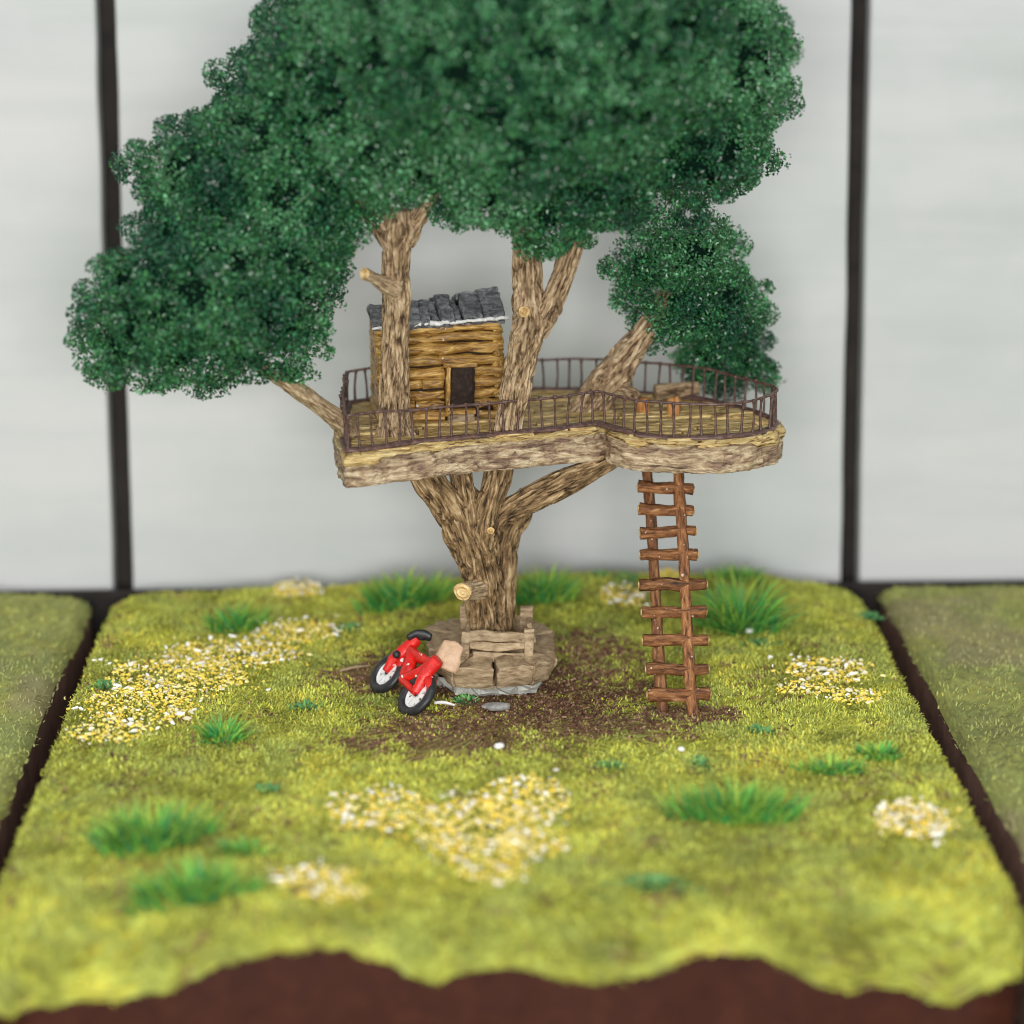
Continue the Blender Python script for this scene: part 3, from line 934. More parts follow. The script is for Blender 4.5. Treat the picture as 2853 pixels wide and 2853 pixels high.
def slab_mesh():
    n = 620
    O = closed_resample(DP, n)
    cen = O.mean(0)
    tg = np.roll(O, -1, 0) - np.roll(O, 1, 0)
    nm = np.stack([tg[:, 1], -tg[:, 0]], -1)
    nm /= np.linalg.norm(nm, axis=1)[:, None]
    prof = [(-0.45, -0.02), (-0.28, 0.0), (-0.12, -0.02), (-0.06, -0.10), (-0.05, -0.2), (-0.03, -0.3), (0.0, -0.42), (0.02, -0.54), (0.03, -0.66), (0.04, -0.78), (0.05, -0.90), (0.05, -0.96), (0.045, -1.03), (0.02, -1.07), (-0.03, -1.08), (-0.5, -1.08)]
    V = []
    for off, dz in prof:
        p = np.stack([O[:, 0] + nm[:, 0] * off, O[:, 1] + nm[:, 1] * off, np.full(n, DZ + dz)], -1)
        b = fbm(p * 1.3, 71, 4) * 0.12 + np.abs(fbm(p * np.array([2.5, 2.5, 4.0]), 72, 3)) * -0.22 + fbm(p * 9.0, 74, 2) * 0.06 + 0.05
        p[:, :2] += nm * b[:, None]
        p[:, 2] += fbm(p * np.array([1.5, 1.5, 3]), 73, 4) * (0.03 if dz < -0.9 else 0.08)
        V.append(p)
    k = len(prof)
    V = np.vstack(V)
    idx = np.arange(k * n).reshape(k, n)
    F = np.stack([idx[:-1], idx[1:], np.roll(idx[1:], -1, 1), np.roll(idx[:-1], -1, 1)], -1).reshape(-1, 4)
    # underside and top fill
    for z, row, flip in ((DZ - 1.08, idx[-1], False), (DZ - 0.05, idx[0], True)):
        c0 = len(V)
        prev = row
        for f in (0.66, 0.33):
            P = V[row].copy()
            P[:, :2] = cen + (P[:, :2] - cen) * f
            P[:, 2] = z + fbm(P * 1.2, 75, 3) * 0.08
            ii = np.arange(len(V), len(V) + n)
            V = np.vstack([V, P])
            q = np.stack([prev, ii, np.roll(ii, -1), np.roll(prev, -1)], -1)
            F = np.vstack([F, q if not flip else q[:, ::-1]])
            prev = ii
        h = n // 2
        q = []
        for i in range(h - 1):
            a, b, c, d = prev[i], prev[i + 1], prev[n - 2 - i], prev[n - 1 - i]
            q.append((a, b, c, d))
        q = np.array(q)
        F = np.vstack([F, q[:, ::-1] if not flip else q])
    return mesh_np('slab', V, F)
part('slab', slab_mesh(), deck, 'slab')

def lip_mesh():
    """ragged ochre edge of the planking, hanging over the slab"""
    n = 620
    O = closed_resample(DP, n)
    tg = np.roll(O, -1, 0) - np.roll(O, 1, 0)
    nm = np.stack([tg[:, 1], -tg[:, 0]], -1)
    nm /= np.linalg.norm(nm, axis=1)[:, None]
    rag = 0.10 + 0.42 * np.clip(fbm(np.stack([O[:, 0] * 0.8, O[:, 1] * 0.8, O[:, 0] * 0], -1), 91, 3) + 0.02, -0.4, 1) + 0.10 * fbm(np.stack([O[:, 0] * 4, O[:, 1] * 4, O[:, 0] * 0], -1), 92, 2)
    rag = np.maximum(rag, 0.02)
    V, fb = [], []
    s_ = np.arange(n) * 0.07
    for off, f in ((-0.34, -0.3), (-0.14, -0.35), (0.03, -0.2), (0.10, 0.15), (0.12, 0.5), (0.11, 0.85), (0.03, 1.0)):
        p = np.stack([O[:, 0] + nm[:, 0] * off, O[:, 1] + nm[:, 1] * off, DZ - 0.02 - np.where(f > 0, rag * f, f * 0.3)], -1)
        w = fbm(p * 3.0, 93, 3) * 0.09 + fbm(p * np.array([2, 2, 9]), 94, 2) * 0.06
        p[:, :2] += nm * w[:, None]
        p[:, 2] += fbm(p * 2.4, 95, 3) * 0.07
        V.append(p)
        fb.append(np.stack([p[:, 2] * 1.3, np.full(n, off), s_], -1))
    k = len(V)
    idx = np.arange(k * n).reshape(k, n)
    F = np.stack([idx[:-1], idx[1:], np.roll(idx[1:], -1, 1), np.roll(idx[:-1], -1, 1)], -1).reshape(-1, 4)
    me = mesh_np('edge_lip', np.vstack(V), F)
    set_fib(me, np.vstack(fb))
    return me
part('edge_lip', lip_mesh(), deck, 'deck_wood', 'ragged ochre edge of the planking')

# deck planks, one by one
ax = np.array([math.cos(R(9)), math.sin(R(9))])
ay = np.array([-ax[1], ax[0]])
UV = np.stack([DP @ ax, DP @ ay], -1)
pw = 0.40
v = UV[:, 1].min() + 0.18
k = 0
while v < UV[:, 1].max() - 0.1:
    us = np.arange(UV[:, 0].min(), UV[:, 0].max(), 0.05)
    ins = [inside(UV, u, v - 0.14) and inside(UV, u, v + 0.14) and inside(UV, u - 0.22, v) and inside(UV, u + 0.22, v) for u in us]
    seg = []
    st = None
    for u, i_ in list(zip(us, ins)) + [(us[-1] + 0.1, False)]:
        if i_ and st is None:
            st = u
        if not i_ and st is not None:
            seg.append((st, u))
            st = None
    for u0, u1 in seg:
        u = u0
        while u < u1 - 0.15:
            e = min(u + random.uniform(1.6, 4.2), u1)
            if u1 - e < 0.7:
                e = u1
            L = e - u - 0.05
            me = rough_box(L, pw * random.uniform(0.80, 0.92), 0.18, k, 0.07, 2, 0.04, 2.2)
            me.transform(Matrix.Rotation(R(9 + random.uniform(-0.8, 0.8)), 4, 'Z'))
            c = ax * (u + e) / 2 + ay * v
            me.transform(Matrix.Translation((c[0], c[1], DZ + 0.03 + random.uniform(-0.04, 0.05))))
            part('plank', me, deck, 'deck_wood')
            k += 1
            u = e
    v += pw

# ================================================================== THE RAILING
rail_xy = [(-5.00, 3.06, 9.00), (-3.46, 3.67, 9.00), (-1.98, 4.23, 9.00), (0.22, 4.91, 9.00), (2.14, 5.54, 9.00), (3.83, 6.12, 9.00), (4.39, 5.47, 9.00), (5.18, 4.75, 9.00), (6.54, 4.37, 9.00), (7.99, 4.33, 9.00), (9.10, 4.70, 9.00),
           (9.85, 5.37, 9.00), (10.24, 6.07, 9.00), (10.17, 6.78, 9.00), (9.68, 7.60, 9.00), (8.84, 8.59, 9.00), (7.63, 9.62, 9.00), (6.31, 10.36, 9.00), (4.20, 10.97, 9.00), (1.92, 11.12, 9.00), (-1.42, 10.59, 9.00), (-4.28, 9.90, 9.00), (-5.25, 9.47, 9.00), (-5.25, 6.25, 9.00)]
RP = np.array(rail_xy)[:, :2]
railing = thing('railing', 'thin dark brown metal railing running round the deck edge', 'railing', (RP[:, 0].mean(), RP[:, 1].mean(), DZ))
RH = 1.32
ring = closed_resample(RP, 190)
def rail_mesh(z, r, zr, seed, flat=1.0):
    n = len(ring)
    sag = fbm(np.stack([ring[:, 0] * 0.5, ring[:, 1] * 0.5, ring[:, 0] * 0 + seed], -1), 81, 2) * 0.09
    P = np.stack([ring[:, 0], ring[:, 1], z + sag], -1)
    tg = np.roll(P, -1, 0) - np.roll(P, 1, 0)
    tg[:, 2] = 0
    tg /= np.linalg.norm(tg, axis=1)[:, None]
    nm = np.stack([tg[:, 1], -tg[:, 0], tg[:, 0] * 0], -1)
    a = np.linspace(0, 2 * PI, 8, endpoint=False)
    rr = r * (1 + 0.35 * fbm(P * 3, seed, 2))
    V = np.stack([P + nm * (rr * math.cos(x))[:, None] + np.array([0, 0, 1]) * (zr * math.sin(x)) for x in a], 1).reshape(-1, 3)
    idx = np.arange(n * 8).reshape(n, 8)
    nxt = np.roll(idx, -1, 0)
    F = np.stack([idx, np.roll(idx, -1, 1), np.roll(nxt, -1, 1), nxt], -1).reshape(-1, 4)
    return mesh_np('rail', V, F), sag
me, sag = rail_mesh(DZ + RH, 0.055, 0.05, 5)
part('top_rail', me, railing, 'iron')
me, _ = rail_mesh(DZ + 0.13, 0.19, 0.10, 6)
part('bottom_rail', me, railing, 'iron', 'smeared purple-brown foot strip of the railing')
bal = []
for s in range(3):
    h = RH
    b_ = 0.035 * (s - 1)
    bal.append(stick([(0, 0, 0.08), (b_ * 0.4, 0, h * 0.12), (b_, b_ * 0.5, h * 0.5), (b_ * 0.4, 0, h * 0.88), (0, 0, h + 0.05)], [0.11, 0.058, 0.044, 0.044, 0.085], 6, 9, 0.12, s))
    bal[-1].materials.append(M['iron'])
    bal[-1].name = 'baluster'
nb = 86
bx = closed_resample(RP, nb)
for i, (x, y) in enumerate(bx):
    o = link('baluster', bal[i % 3], railing)
    o.location = (x - railing.location.x, y - railing.location.y, 0)
    o.rotation_euler = (random.uniform(-0.07, 0.07), random.uniform(-0.07, 0.07), random.uniform(0, 6))

# ================================================================== THE CABIN
CY = R(7)
c0 = Vector((-3.94, 6.53, 9.05))
cu = Vector((math.cos(CY), math.sin(CY), 0))
cv = Vector((-math.sin(CY), math.cos(CY), 0))
cz = Vector((0.0, 0.03, 1)).normalized()
cabin = thing('log_cabin', 'small brown log cabin with dark slate roof standing on the deck', 'cabin', c0 + cu * 2.35 + cv * 1.4)
CM = Matrix(((cu.x, cv.x, cz.x, c0.x), (cu.y, cv.y, cz.y, c0.y), (cu.z, cv.z, cz.z, c0.z), (0, 0, 0, 1)))
def cab(me):
    me.transform(CM)
    return me
CW, CD, CH = 4.42, 2.9, 3.55
def log(name, parent, a, b, r, seed, m='log_wood', squash=1.0):
    a, b = Vector(a), Vector(b)
    n = max(6, int((b - a).length / 0.22))
    j = lambda k: Vector((random.uniform(-1, 1), random.uniform(-1, 1), random.uniform(-1, 1))) * k
    pts = [a, a.lerp(b, 0.33) + j(0.05), a.lerp(b, 0.67) + j(0.05), b]
    rr = [r * random.uniform(0.82, 1.12) for _ in range(4)]
    V, F, g = tube([tuple(p) for p in pts], rr, 16, n, 0.22, 0.30, 2.2, 1.6, seed, squash)
    me = mesh_np(name, V, F)
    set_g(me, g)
    return part(name, cab(me), parent, m)
fw = part('front_wall', cab(place(rough_box(CW - 0.3, 0.2, CH - 0.1, 1, 0.02, 2), Matrix.Translation((CW / 2, 0.42, CH / 2)))), cabin, 'door_brown')
rows = [0.22, 0.62, 1.02, 1.42, 1.82]
sd = 0
dl, dr = 2.40, 3.40
for i, z in enumerate(rows):
    r = 0.205 * random.uniform(0.9, 1.12)
    if i in (1, 3):
        mid = random.uniform(1.1, 1.7)
        log('log', fw, (-0.05, 0.2, z), (mid, 0.17, z + 0.03), r, sd)
        log('log', fw, (mid + 0.02, 0.2, z + 0.02), (dl - 0.08, 0.2, z), r, sd + 1)
    else:
        log('log', fw, (-0.12 + random.uniform(0, 0.1), 0.2, z), (dl - 0.08, 0.2, z + random.uniform(-0.04, 0.04)), r, sd)
    if z > 0.3:
        log('log', fw, (dr + 0.05, 0.2, z + 0.02), (CW + 0.05 + random.uniform(-0.05, 0.1), 0.2, z), r, sd + 2)
    sd += 3
log('log', fw, (-0.05, 0.18, 2.28), (2.2, 0.14, 2.26), 0.22, 40)
log('log', fw, (2.15, 0.12, 2.30), (CW + 0.08, 0.16, 2.26), 0.22, 41)
log('log', fw, (-0.12, 0.16, 2.70), (CW * 0.62, 0.12, 2.68), 0.22, 42)
log('log', fw, (CW * 0.60, 0.13, 2.70), (CW + 0.04, 0.16, 2.72), 0.21, 43)
log('log', fw, (-0.15, 0.16, 3.08), (CW - 0.02, 0.14, 3.10), 0.20, 44)
log('log', fw, (-0.12, 0.20, 3.46), (CW - 0.08, 0.16, 3.50), 0.26, 45)
for nm, uu in (('side_wall', 0.12), ('side_wall', CW - 0.14)):
    sw = part(nm, cab(place(rough_box(0.2, CD - 0.5, CH - 0.1, 3, 0.02, 2), Matrix.Translation((uu, CD / 2 + 0.15, CH / 2)))), cabin, 'door_brown')
    for i in range(9):
        z = 0.2 + i * 0.385
        log('log', sw, (uu + random.uniform(-0.03, 0.03), 0.05 + random.uniform(-0.1, 0.1), z), (uu, CD + 0.1, z + 0.02), 0.21, 60 + i)
bw = part('back_wall', cab(place(rough_box(CW - 0.3, 0.2, CH - 0.1, 5, 0.02, 2), Matrix.Translation((CW / 2, CD - 0.1, CH / 2)))), cabin, 'door_brown')
for i in range(9):
    z = 0.2 + i * 0.385
    log('log', bw, (-0.05, CD + 0.05, z), (CW + 0.05, CD + 0.05, z), 0.21, 80 + i)
# doorway
dr_ = part('door', cab(place(rough_box(0.92, 0.12, 1.85, 9, 0.02, 3), Matrix.Translation((2.92, 0.28, 1.22)))), cabin, 'door_brown', 'dark brown sunken door panel')
df = part('door_frame', cab(place(rough_box(0.16, 0.34, 1.85, 11, 0.08, 3), Matrix.Translation((2.44, 0.08, 1.17)))), cabin, 'log_wood')
part('lintel', cab(place(rough_box(1.26, 0.34, 0.17, 13, 0.09, 3), Matrix.Translation((2.92, 0.06, 2.14)))), df, 'log_wood')
part('threshold', cab(place(rough_box(1.05, 0.34, 0.14, 14, 0.06, 3), Matrix.Translation((2.92, 0.05, 0.40)))), df, 'log_wood')
part('step', cab(place(rough_box(0.95, 0.55, 0.30, 15, 0.07, 3), Matrix.Translation((2.9, 0.0, 0.16)))), cabin, 'bench_wood', 'worn grey-brown block step under the door')
log('sill_log', cabin, (3.5, -0.02, 0.30), (4.33, -0.05, 0.32), 0.16, 90)
# roof
roof = part('roof', cab(mesh_np('roof', [(-0.15, -0.02, 3.60), (CW + 0.1, -0.05, 3.66), (CW - 0.05, CD / 2, 3.98), (0.05, CD / 2, 3.86), (CW + 0.1, CD + 0.3, 3.62), (-0.15, CD + 0.3, 3.58),
             (-0.15, 0.0, 3.5), (CW + 0.1, 0.0, 3.55), (CW + 0.1, CD + 0.3, 3.52), (-0.15, CD + 0.3, 3.5)],
             [(0, 1, 2, 3), (3, 2, 4, 5), (6, 9, 8, 7), (0, 6, 7, 1), (5, 4, 8, 9)], False)), cabin, 'slate')
gab = bmesh.new()
def tri(pts):
    vs = [gab.verts.new(p) for p in pts]
    gab.faces.new(vs)
tri([(0.0, 0.0, 3.5), (0.0, CD + 0.2, 3.5), (0.05, CD / 2, 3.84)])
tri([(CW - 0.02, 0.0, 3.5), (CW - 0.05, CD / 2, 3.96), (CW - 0.02, CD + 0.2, 3.5)])
gm = bpy.data.meshes.new('gable')
gab.to_mesh(gm)
gab.free()
part('gable', cab(gm), cabin, 'log_wood')
sl = [(-0.18, 0.55, 0.0), (0.52, 0.62, 0.06), (1.10, 0.48, -0.02), (1.54, 0.36, 0.02), (1.84, 0.36, -0.22), (2.16, 0.56, 0.10), (2.70, 0.26, -0.04), (2.94, 0.84, 0.16), (3.72, 0.78, 0.26)]
for i, (u, w, dz) in enumerate(sl):
    for back in (0, 1):
        Ls = 1.62
        me = rough_box(w * 0.98, Ls, 0.24 + 0.05 * (i % 3), 20 + i + 7 * back, 0.17, 5, 0.05, 1.5)
        pit = R(15 + 2 * (i % 2)) + (0.10 * dz)
        me.transform(Matrix.Rotation(pit if not back else -pit, 4, 'X'))
        t = (u + w / 2) / CW
        zc = 3.74 + 0.24 * t + dz * 0.5
        vc = 0.62 if not back else CD - 0.62
        me.transform(Matrix.Translation((u + w / 2, vc, zc)))
        part('slate', cab(me), roof, 'slate')
# white painted eave, ragged
ev = []
n = 70
for i in range(n):
    u = -0.25 + (CW + 0.45) * i / (n - 1)
    t = i / (n - 1)
    zz = 3.58 + 0.22 * t + 0.06 * float(fbm(np.array([[i * 0.35, 0.3, 0.1]]), 98, 3)[0])
    ev.append((u, -0.16 + 0.03 * random.uniform(-1, 1), zz))
V, F, g = tube(ev, [0.05, 0.10, 0.06, 0.09, 0.08, 0.05, 0.10, 0.07], 8, 160, 0.1, 0.5, 2, 2.2, 97)
part('eave_trim', cab(mesh_np('eave_trim', V, F)), roof, 'white_paint', 'ragged white painted eave edge')

# ================================================================== THE LADDER
LB0, LT0 = Vector((5.91, 1.45, -0.00)), Vector((5.61, 8.14, 9.55))
LB1, LT1 = Vector((6.94, 1.18, 0.00)), Vector((6.70, 7.91, 9.60))
ladder = thing('ladder', 'reddish-brown twig ladder leading from the ground up through the deck', 'ladder', (LB0 + LB1) / 2)
def squared(a, b, w, d, seed, n=16, jit=0.03):
    """a whittled bar of squarish section"""
    a, b = Vector(a), Vector(b)
    pts = [a.lerp(b, t) + Vector((random.uniform(-1, 1), random.uniform(-1, 1), random.uniform(-1, 1))) * jit * (0 < t < 1) for t in np.linspace(0, 1, 6)]
    V, F, g = tube([tuple(p) for p in pts], [w * random.uniform(0.9, 1.1) for _ in range(6)], 16, n, 0.14, 0.18, 2.0, 1.0, seed, d, square=1.0)
    me = mesh_np('bar', V, F)
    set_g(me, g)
    return me
for a, b, s in ((LB0, LT0, 1), (LB1, LT1, 2)):
    o = part('rail', squared(a - Vector((0, 0, 0.1)), b, 0.18, 0.8, s, 60, 0.025), ladder, 'ladder_wood')
for k, (px) in enumerate((0, 1)):
    a, b = (LT0, LT1)[k], (LB0, LB1)[k]
    d = (b - a).normalized()
    part('rail_end', squared(a + d * 0.02 + Vector((0, -0.03, 0.0)), a + d * 1.3 + Vector((0, -0.03, 0)), 0.225, 0.85, 5 + k, 14, 0.02), ladder, 'post_wood', 'orange cut post top standing above the deck')
# rungs: fraction up the ladder, left and right overhang, tilt
rung = [((5.38, 1.88, 0.55), (7.56, 1.81, 0.55)), ((5.36, 2.21, 1.30), (7.54, 2.14, 1.30)), ((5.28, 2.59, 2.15), (7.58, 2.42, 2.15)), ((5.28, 2.98, 3.00), (7.55, 2.96, 3.00)),
        ((5.22, 3.46, 3.82), (7.61, 3.33, 3.82)), ((5.29, 4.07, 4.72), (7.34, 3.89, 4.72)), ((5.32, 4.53, 5.38), (7.31, 4.76, 5.44)), ((5.30, 5.15, 6.15), (7.26, 4.97, 6.05)), ((5.30, 5.71, 6.85), (7.29, 5.56, 6.72)), ((5.72, 6.32, 7.50), (7.46, 6.20, 7.40))]
LD = ((LT0 - LB0) + (LT1 - LB1)) * 0.5
nrmL = Vector((0, -LD.z, LD.y)).normalized()
for i, (a, b) in enumerate(rung):
    a, b = Vector(a), Vector(b)
    f = ((a.z + b.z) / 2 - LB0.z) / LD.z
    yy = LB0.y + LD.y * f
    a.y = yy + nrmL.y * 0.24
    b.y = yy + nrmL.y * 0.24
    a.z = a.z + nrmL.z * 0.24 * 0 
    me = squared(a, b, 0.175 if i != 0 else 0.2, 0.85, 20 + i, 18, 0.04)
    r_ = part('rung', me, ladder, 'ladder_wood')
    for e, dv in ((a, (a - b)), (b, (b - a))):
        disc('cut_end', r_, e, dv, 0.16, 'cut_wood')

# log beam lying at the round end of the deck
bm_ = thing('log_beam', 'pale split log lying on the deck behind the round end', 'log', (7.09, 10.11, 9.10))
V, F, g = tube([(6.20, 9.65, 9.35), (7.05, 9.82, 9.40), (7.85, 9.88, 9.50)], [0.34, 0.36, 0.32], 16, 30, 0.22, 0.12, 2.6, 0.4, 33, 0.8)
me = mesh_np('log', V, F)
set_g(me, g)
part('timber', me, bm_, 'bark')

# ================================================================== THE TREE BENCH
SZ = 1.25
seat_out = [(-1.48, 2.44, 1.25), (0.07, 2.29, 1.25), (1.49, 2.45, 1.25), (2.23, 3.39, 1.25), (2.33, 6.21, 1.25), (1.48, 7.52, 1.25), (-0.20, 7.80, 1.25), (-1.85, 7.57, 1.25), (-2.48, 6.36, 1.25), (-2.34, 3.90, 1.25)]
SO = np.array(seat_out)[:, :2]
SCn = np.array([(-0.04, 5.30, 1.25)[0], (-0.04, 5.30, 1.25)[1]])
bench = thing('tree_bench', 'many-sided wooden bench with slatted backrest built round the trunk foot', 'bench', (SCn[0], SCn[1], 0.0))
for i in range(len(SO)):
    a, b = SO[i], SO[(i + 1) % len(SO)]
    ia, ib = SCn + (a - SCn) * 0.36, SCn + (b - SCn) * 0.36
    g_ = 0.018
    poly = [a * (1 - g_) + b * g_, b * (1 - g_) + a * g_, ib * (1 - g_) + ia * g_, ia * (1 - g_) + ib * g_]
    part('seat_block', prism([tuple(p) for p in poly], 0.42 + 0.05 * (i % 2), SZ + 0.03 * (i % 3), [tuple(SCn + (p - SCn) * 0.90) for p in poly], 30 + i, 0.17, 0.06, 3, 2.0), bench, 'bench_wood')
# ragged plaster pedestal
ped = [SCn + (p - SCn) * 0.86 for p in closed_resample(SO, 40)]
V = []
n = len(ped)
rws = [(0.52, 1.0), (0.38, 0.99), (0.22, 0.97), (0.06, 0.93), (-0.15, 0.85)]
for z, f in rws:
    for i, p in enumerate(ped):
        q = SCn + (p - SCn) * (f + 0.05 * math.sin(i * 2.3 + z * 9) + 0.06 * random.uniform(-1, 1) * (z < 0.4))
        V.append((q[0], q[1], z + 0.05 * random.uniform(-1, 1)))
idx = np.arange(n * len(rws)).reshape(len(rws), n)
F = np.stack([idx[:-1], idx[1:], np.roll(idx[1:], -1, 1), np.roll(idx[:-1], -1, 1)], -1).reshape(-1, 4)
part('pedestal', mesh_np('pedestal', V, F, False), bench, 'plaster', 'ragged pale plaster foot under the seat')

def between(name, p, q, w, t, seed, parent, m='bench_wood', nrm=(0, -1, 0.25), amp=0.06):
    """a plank from p to q, w wide, t thick, its face turned along nrm"""
    p, q = Vector(p), Vector(q)
    d = (q - p)
    L = d.length
    x = d.normalized()
    nn = Vector(nrm)
    nn = (nn - x * nn.dot(x)).normalized()
    y = nn.cross(x)
    me = rough_box(L, w, t, seed, amp, 3, 0.04, 2.4)
    mm = Matrix(((x.x, y.x, nn.x, (p.x + q.x) / 2), (x.y, y.y, nn.y, (p.y + q.y) / 2), (x.z, y.z, nn.z, (p.z + q.z) / 2), (0, 0, 0, 1)))
    me.transform(mm)
    return part(name, me, parent, m)
bp = between('backrest', (-0.69, 3.75, 1.23), (1.16, 3.75, 1.20), 0.36, 0.2, 51, bench, amp=0.10)
between('slat', (-0.79, 3.82, 1.61), (1.18, 3.82, 1.62), 0.28, 0.18, 52, bp, amp=0.10)
between('slat', (-0.86, 3.88, 2.01), (1.17, 3.88, 1.90), 0.38, 0.2, 53, bp, amp=0.10)
between('backrest_post', (-1.06, 3.72, 1.06), (-0.93, 3.90, 2.12), 0.34, 0.26, 54, bench)
between('backrest_post', (1.29, 3.72, 1.19), (1.30, 3.90, 2.22), 0.34, 0.26, 55, bench)
sp = between('side_panel', (-1.09, 3.95, 1.42), (-0.84, 5.60, 1.73), 0.95, 0.16, 56, bench, nrm=(-1, -0.25, 0.2))
sp = between('side_panel', (1.40, 4.00, 1.98), (1.40, 5.60, 1.78), 0.75, 0.18, 57, bench, nrm=(1, -0.1, 0.2))
between('backrest_post', (1.20, 5.40, 1.12), (1.27, 5.20, 2.55), 0.46, 0.3, 58, bench)
between('backrest_post', (-0.85, 5.40, 1.28), (-0.92, 5.20, 2.65), 0.5, 0.26, 59, bench)
between('back_panel', (-0.72, 6.20, 1.39), (1.23, 6.20, 1.41), 0.9, 0.16, 60, bench)

# ================================================================== THE RED BICYCLE
bike = thing('toy_bicycle', 'red toy bicycle with black tyres and tan saddle leaning on the bench', 'bicycle', (-3.02, 2.30, 0.00))
w1 = Vector((-3.77, 3.83, 0.60))          # far wheel
w2 = Vector((-2.69, 1.71, 0.62))          # near wheel
hh = (w2 - w1).normalized()
uu = Vector((0.66, 0.20, 0.72))
uu = (uu - hh * uu.dot(hh)).normalized() # the bicycle's own upright, leaning over to the bench
nn = hh.cross(uu)
if nn.x > 0:
    nn = -nn
def bp_(a, b, c=0.0):
    return w1 + hh * a + uu * b + nn * c
WB = (w2 - w1).length
def wheel(c, r, rt):
    T = Matrix(((hh.x, uu.x, nn.x, c.x), (hh.y, uu.y, nn.y, c.y), (hh.z, uu.z, nn.z, c.z), (0, 0, 0, 1)))
    def ring(r0, ra, rz, n=32, k=8, wob=0.05):
        V = []
        for i in range(n):
            a = 2 * PI * i / n
            for j in range(k):
                b = 2 * PI * j / k
                rr = r0 + ra * math.cos(b) * (1 + wob * math.sin(i * 2.4) + wob * math.sin(i * 1.1))
                V.append((rr * math.cos(a), rr * math.sin(a), rz * math.sin(b)))
        idx = np.arange(n * k).reshape(n, k)
        nx = np.roll(idx, -1, 0)
        F = np.stack([idx, nx, np.roll(nx, -1, 1), np.roll(idx, -1, 1)], -1).reshape(-1, 4)
        me = mesh_np('tyre', V, F)
        me.transform(T)
        return me
    w = part('wheel', ring(r - rt, rt, rt * 0.8), bike, 'black_rubber')
    part('rim', ring(r - 2.05 * rt, 0.07, 0.06), w, 'white_gloss')
    # white filled spokes, cast in one with the hub
    V, F = [], []
    for q in range(8):
        a = 2 * PI * q / 8 + 0.2
        d = Vector((math.cos(a), math.sin(a), 0))
        p = Vector((-d.y, d.x, 0))
        for t_, wd in ((0.05, 0.12), (0.5, 0.12), (1.0, 0.2)):
            for sw, sz in ((-1, -0.035), (1, -0.035), (1, 0.035), (-1, 0.035)):
                V.append(tuple(d * (r - 2 * rt) * t_ + p * wd * 0.6 * sw + Vector((0, 0, sz))))
        o = q * 12
        for m_ in (0, 4):
            for e in range(4):
                F.append((o + m_ + e, o + m_ + (e + 1) % 4, o + m_ + 4 + (e + 1) % 4, o + m_ + 4 + e))
    me = mesh_np('spokes', V, F, False)
    me.transform(T)
    part('spokes', me, w, 'white_gloss')
    bm = bmesh.new()
    bmesh.ops.create_icosphere(bm, subdivisions=2, radius=0.10)
    me = bpy.data.meshes.new('hub')
    bm.to_mesh(me)
    bm.free()
    me.transform(T)
    part('hub', me, w, 'black_rubber')
def capsule(name, pts, radii, m, seed, parent=None, squash=0.8, n=24, lump=0.22):
    V, F, g = tube([tuple(p) for p in pts], radii, 16, n, 0.05, lump, 2, 1.6, seed, squash)
    return part(name, mesh_np(name, V, F), parent or bike, m)
wheel(w1, 0.84, 0.18)
wheel(w2, 0.88, 0.19)
for k, a0 in enumerate((0.0, WB)):
    pts = [bp_(a0 + 0.66 * math.cos(a), 0.66 * math.sin(a), 0.0) for a in np.linspace(R(20), R(150), 7)]
    capsule('mudguard', pts, [0.08, 0.18, 0.22, 0.22, 0.18, 0.08], 'red_paint', 70 + k, None, 0.9, 26)
fr = capsule('frame', [bp_(0.22, 1.30), bp_(0.65, 0.90), bp_(1.05, 0.45), bp_(1.2, 0.12)], [0.20, 0.28, 0.30, 0.24], 'red_paint', 73)
capsule('top_tube', [bp_(0.25, 1.15), bp_(1.0, 1.12), bp_(WB - 0.35, 1.20)], [0.19, 0.22, 0.20], 'red_paint', 74, fr)
capsule('seat_tube', [bp_(1.15, 0.12), bp_(WB - 0.6, 0.7), bp_(WB - 0.25, 1.45)], [0.24, 0.30, 0.24], 'red_paint', 75, fr)
capsule('chain_stay', [bp_(1.15, 0.12, 0.10), bp_(WB * 0.8, 0.06, 0.12), bp_(WB, 0.0, 0.10)], [0.15, 0.16, 0.12], 'red_paint', 76, fr)
capsule('seat_stay', [bp_(WB, 0.0, 0.13), bp_(WB - 0.08, 0.7, 0.14), bp_(WB - 0.18, 1.35, 0.04)], [0.14, 0.24, 0.26], 'red_paint', 77, fr)
capsule('fork', [bp_(0.0, 0.0, 0.13), bp_(0.06, 0.6, 0.14), bp_(0.18, 1.2, 0.05), bp_(0.22, 1.62)], [0.13, 0.23, 0.25, 0.19], 'red_paint', 78)
capsule('fork', [bp_(0.0, 0.0, -0.15), bp_(0.06, 0.6, -0.14), bp_(0.18, 1.2, -0.05)], [0.11, 0.15, 0.17], 'red_paint', 79)
hb = bp_(0.24, 1.72)
capsule('handlebar', [hb + Vector((-0.42, -0.10, 0.0)), hb + Vector((-0.12, 0.02, 0.08)), hb + Vector((0.15, 0.02, 0.05)), hb + Vector((0.42, -0.06, -0.02))], [0.14, 0.20, 0.21, 0.15], 'black_rubber', 80)
bm = bmesh.new()
bmesh.ops.create_icosphere(bm, subdivisions=3, radius=0.15)
me = bpy.data.meshes.new('headlamp')
bm.to_mesh(me)
bm.free()
for p in me.polygons:
    p.use_smooth = True
me.transform(Matrix.Translation(bp_(0.20, 0.72, 0.30)))
part('headlamp', me, bike, 'black_rubber')
sd_ = rough_box(0.80, 0.34, 1.0, 81, 0.18, 4, 0.14, 1.5)
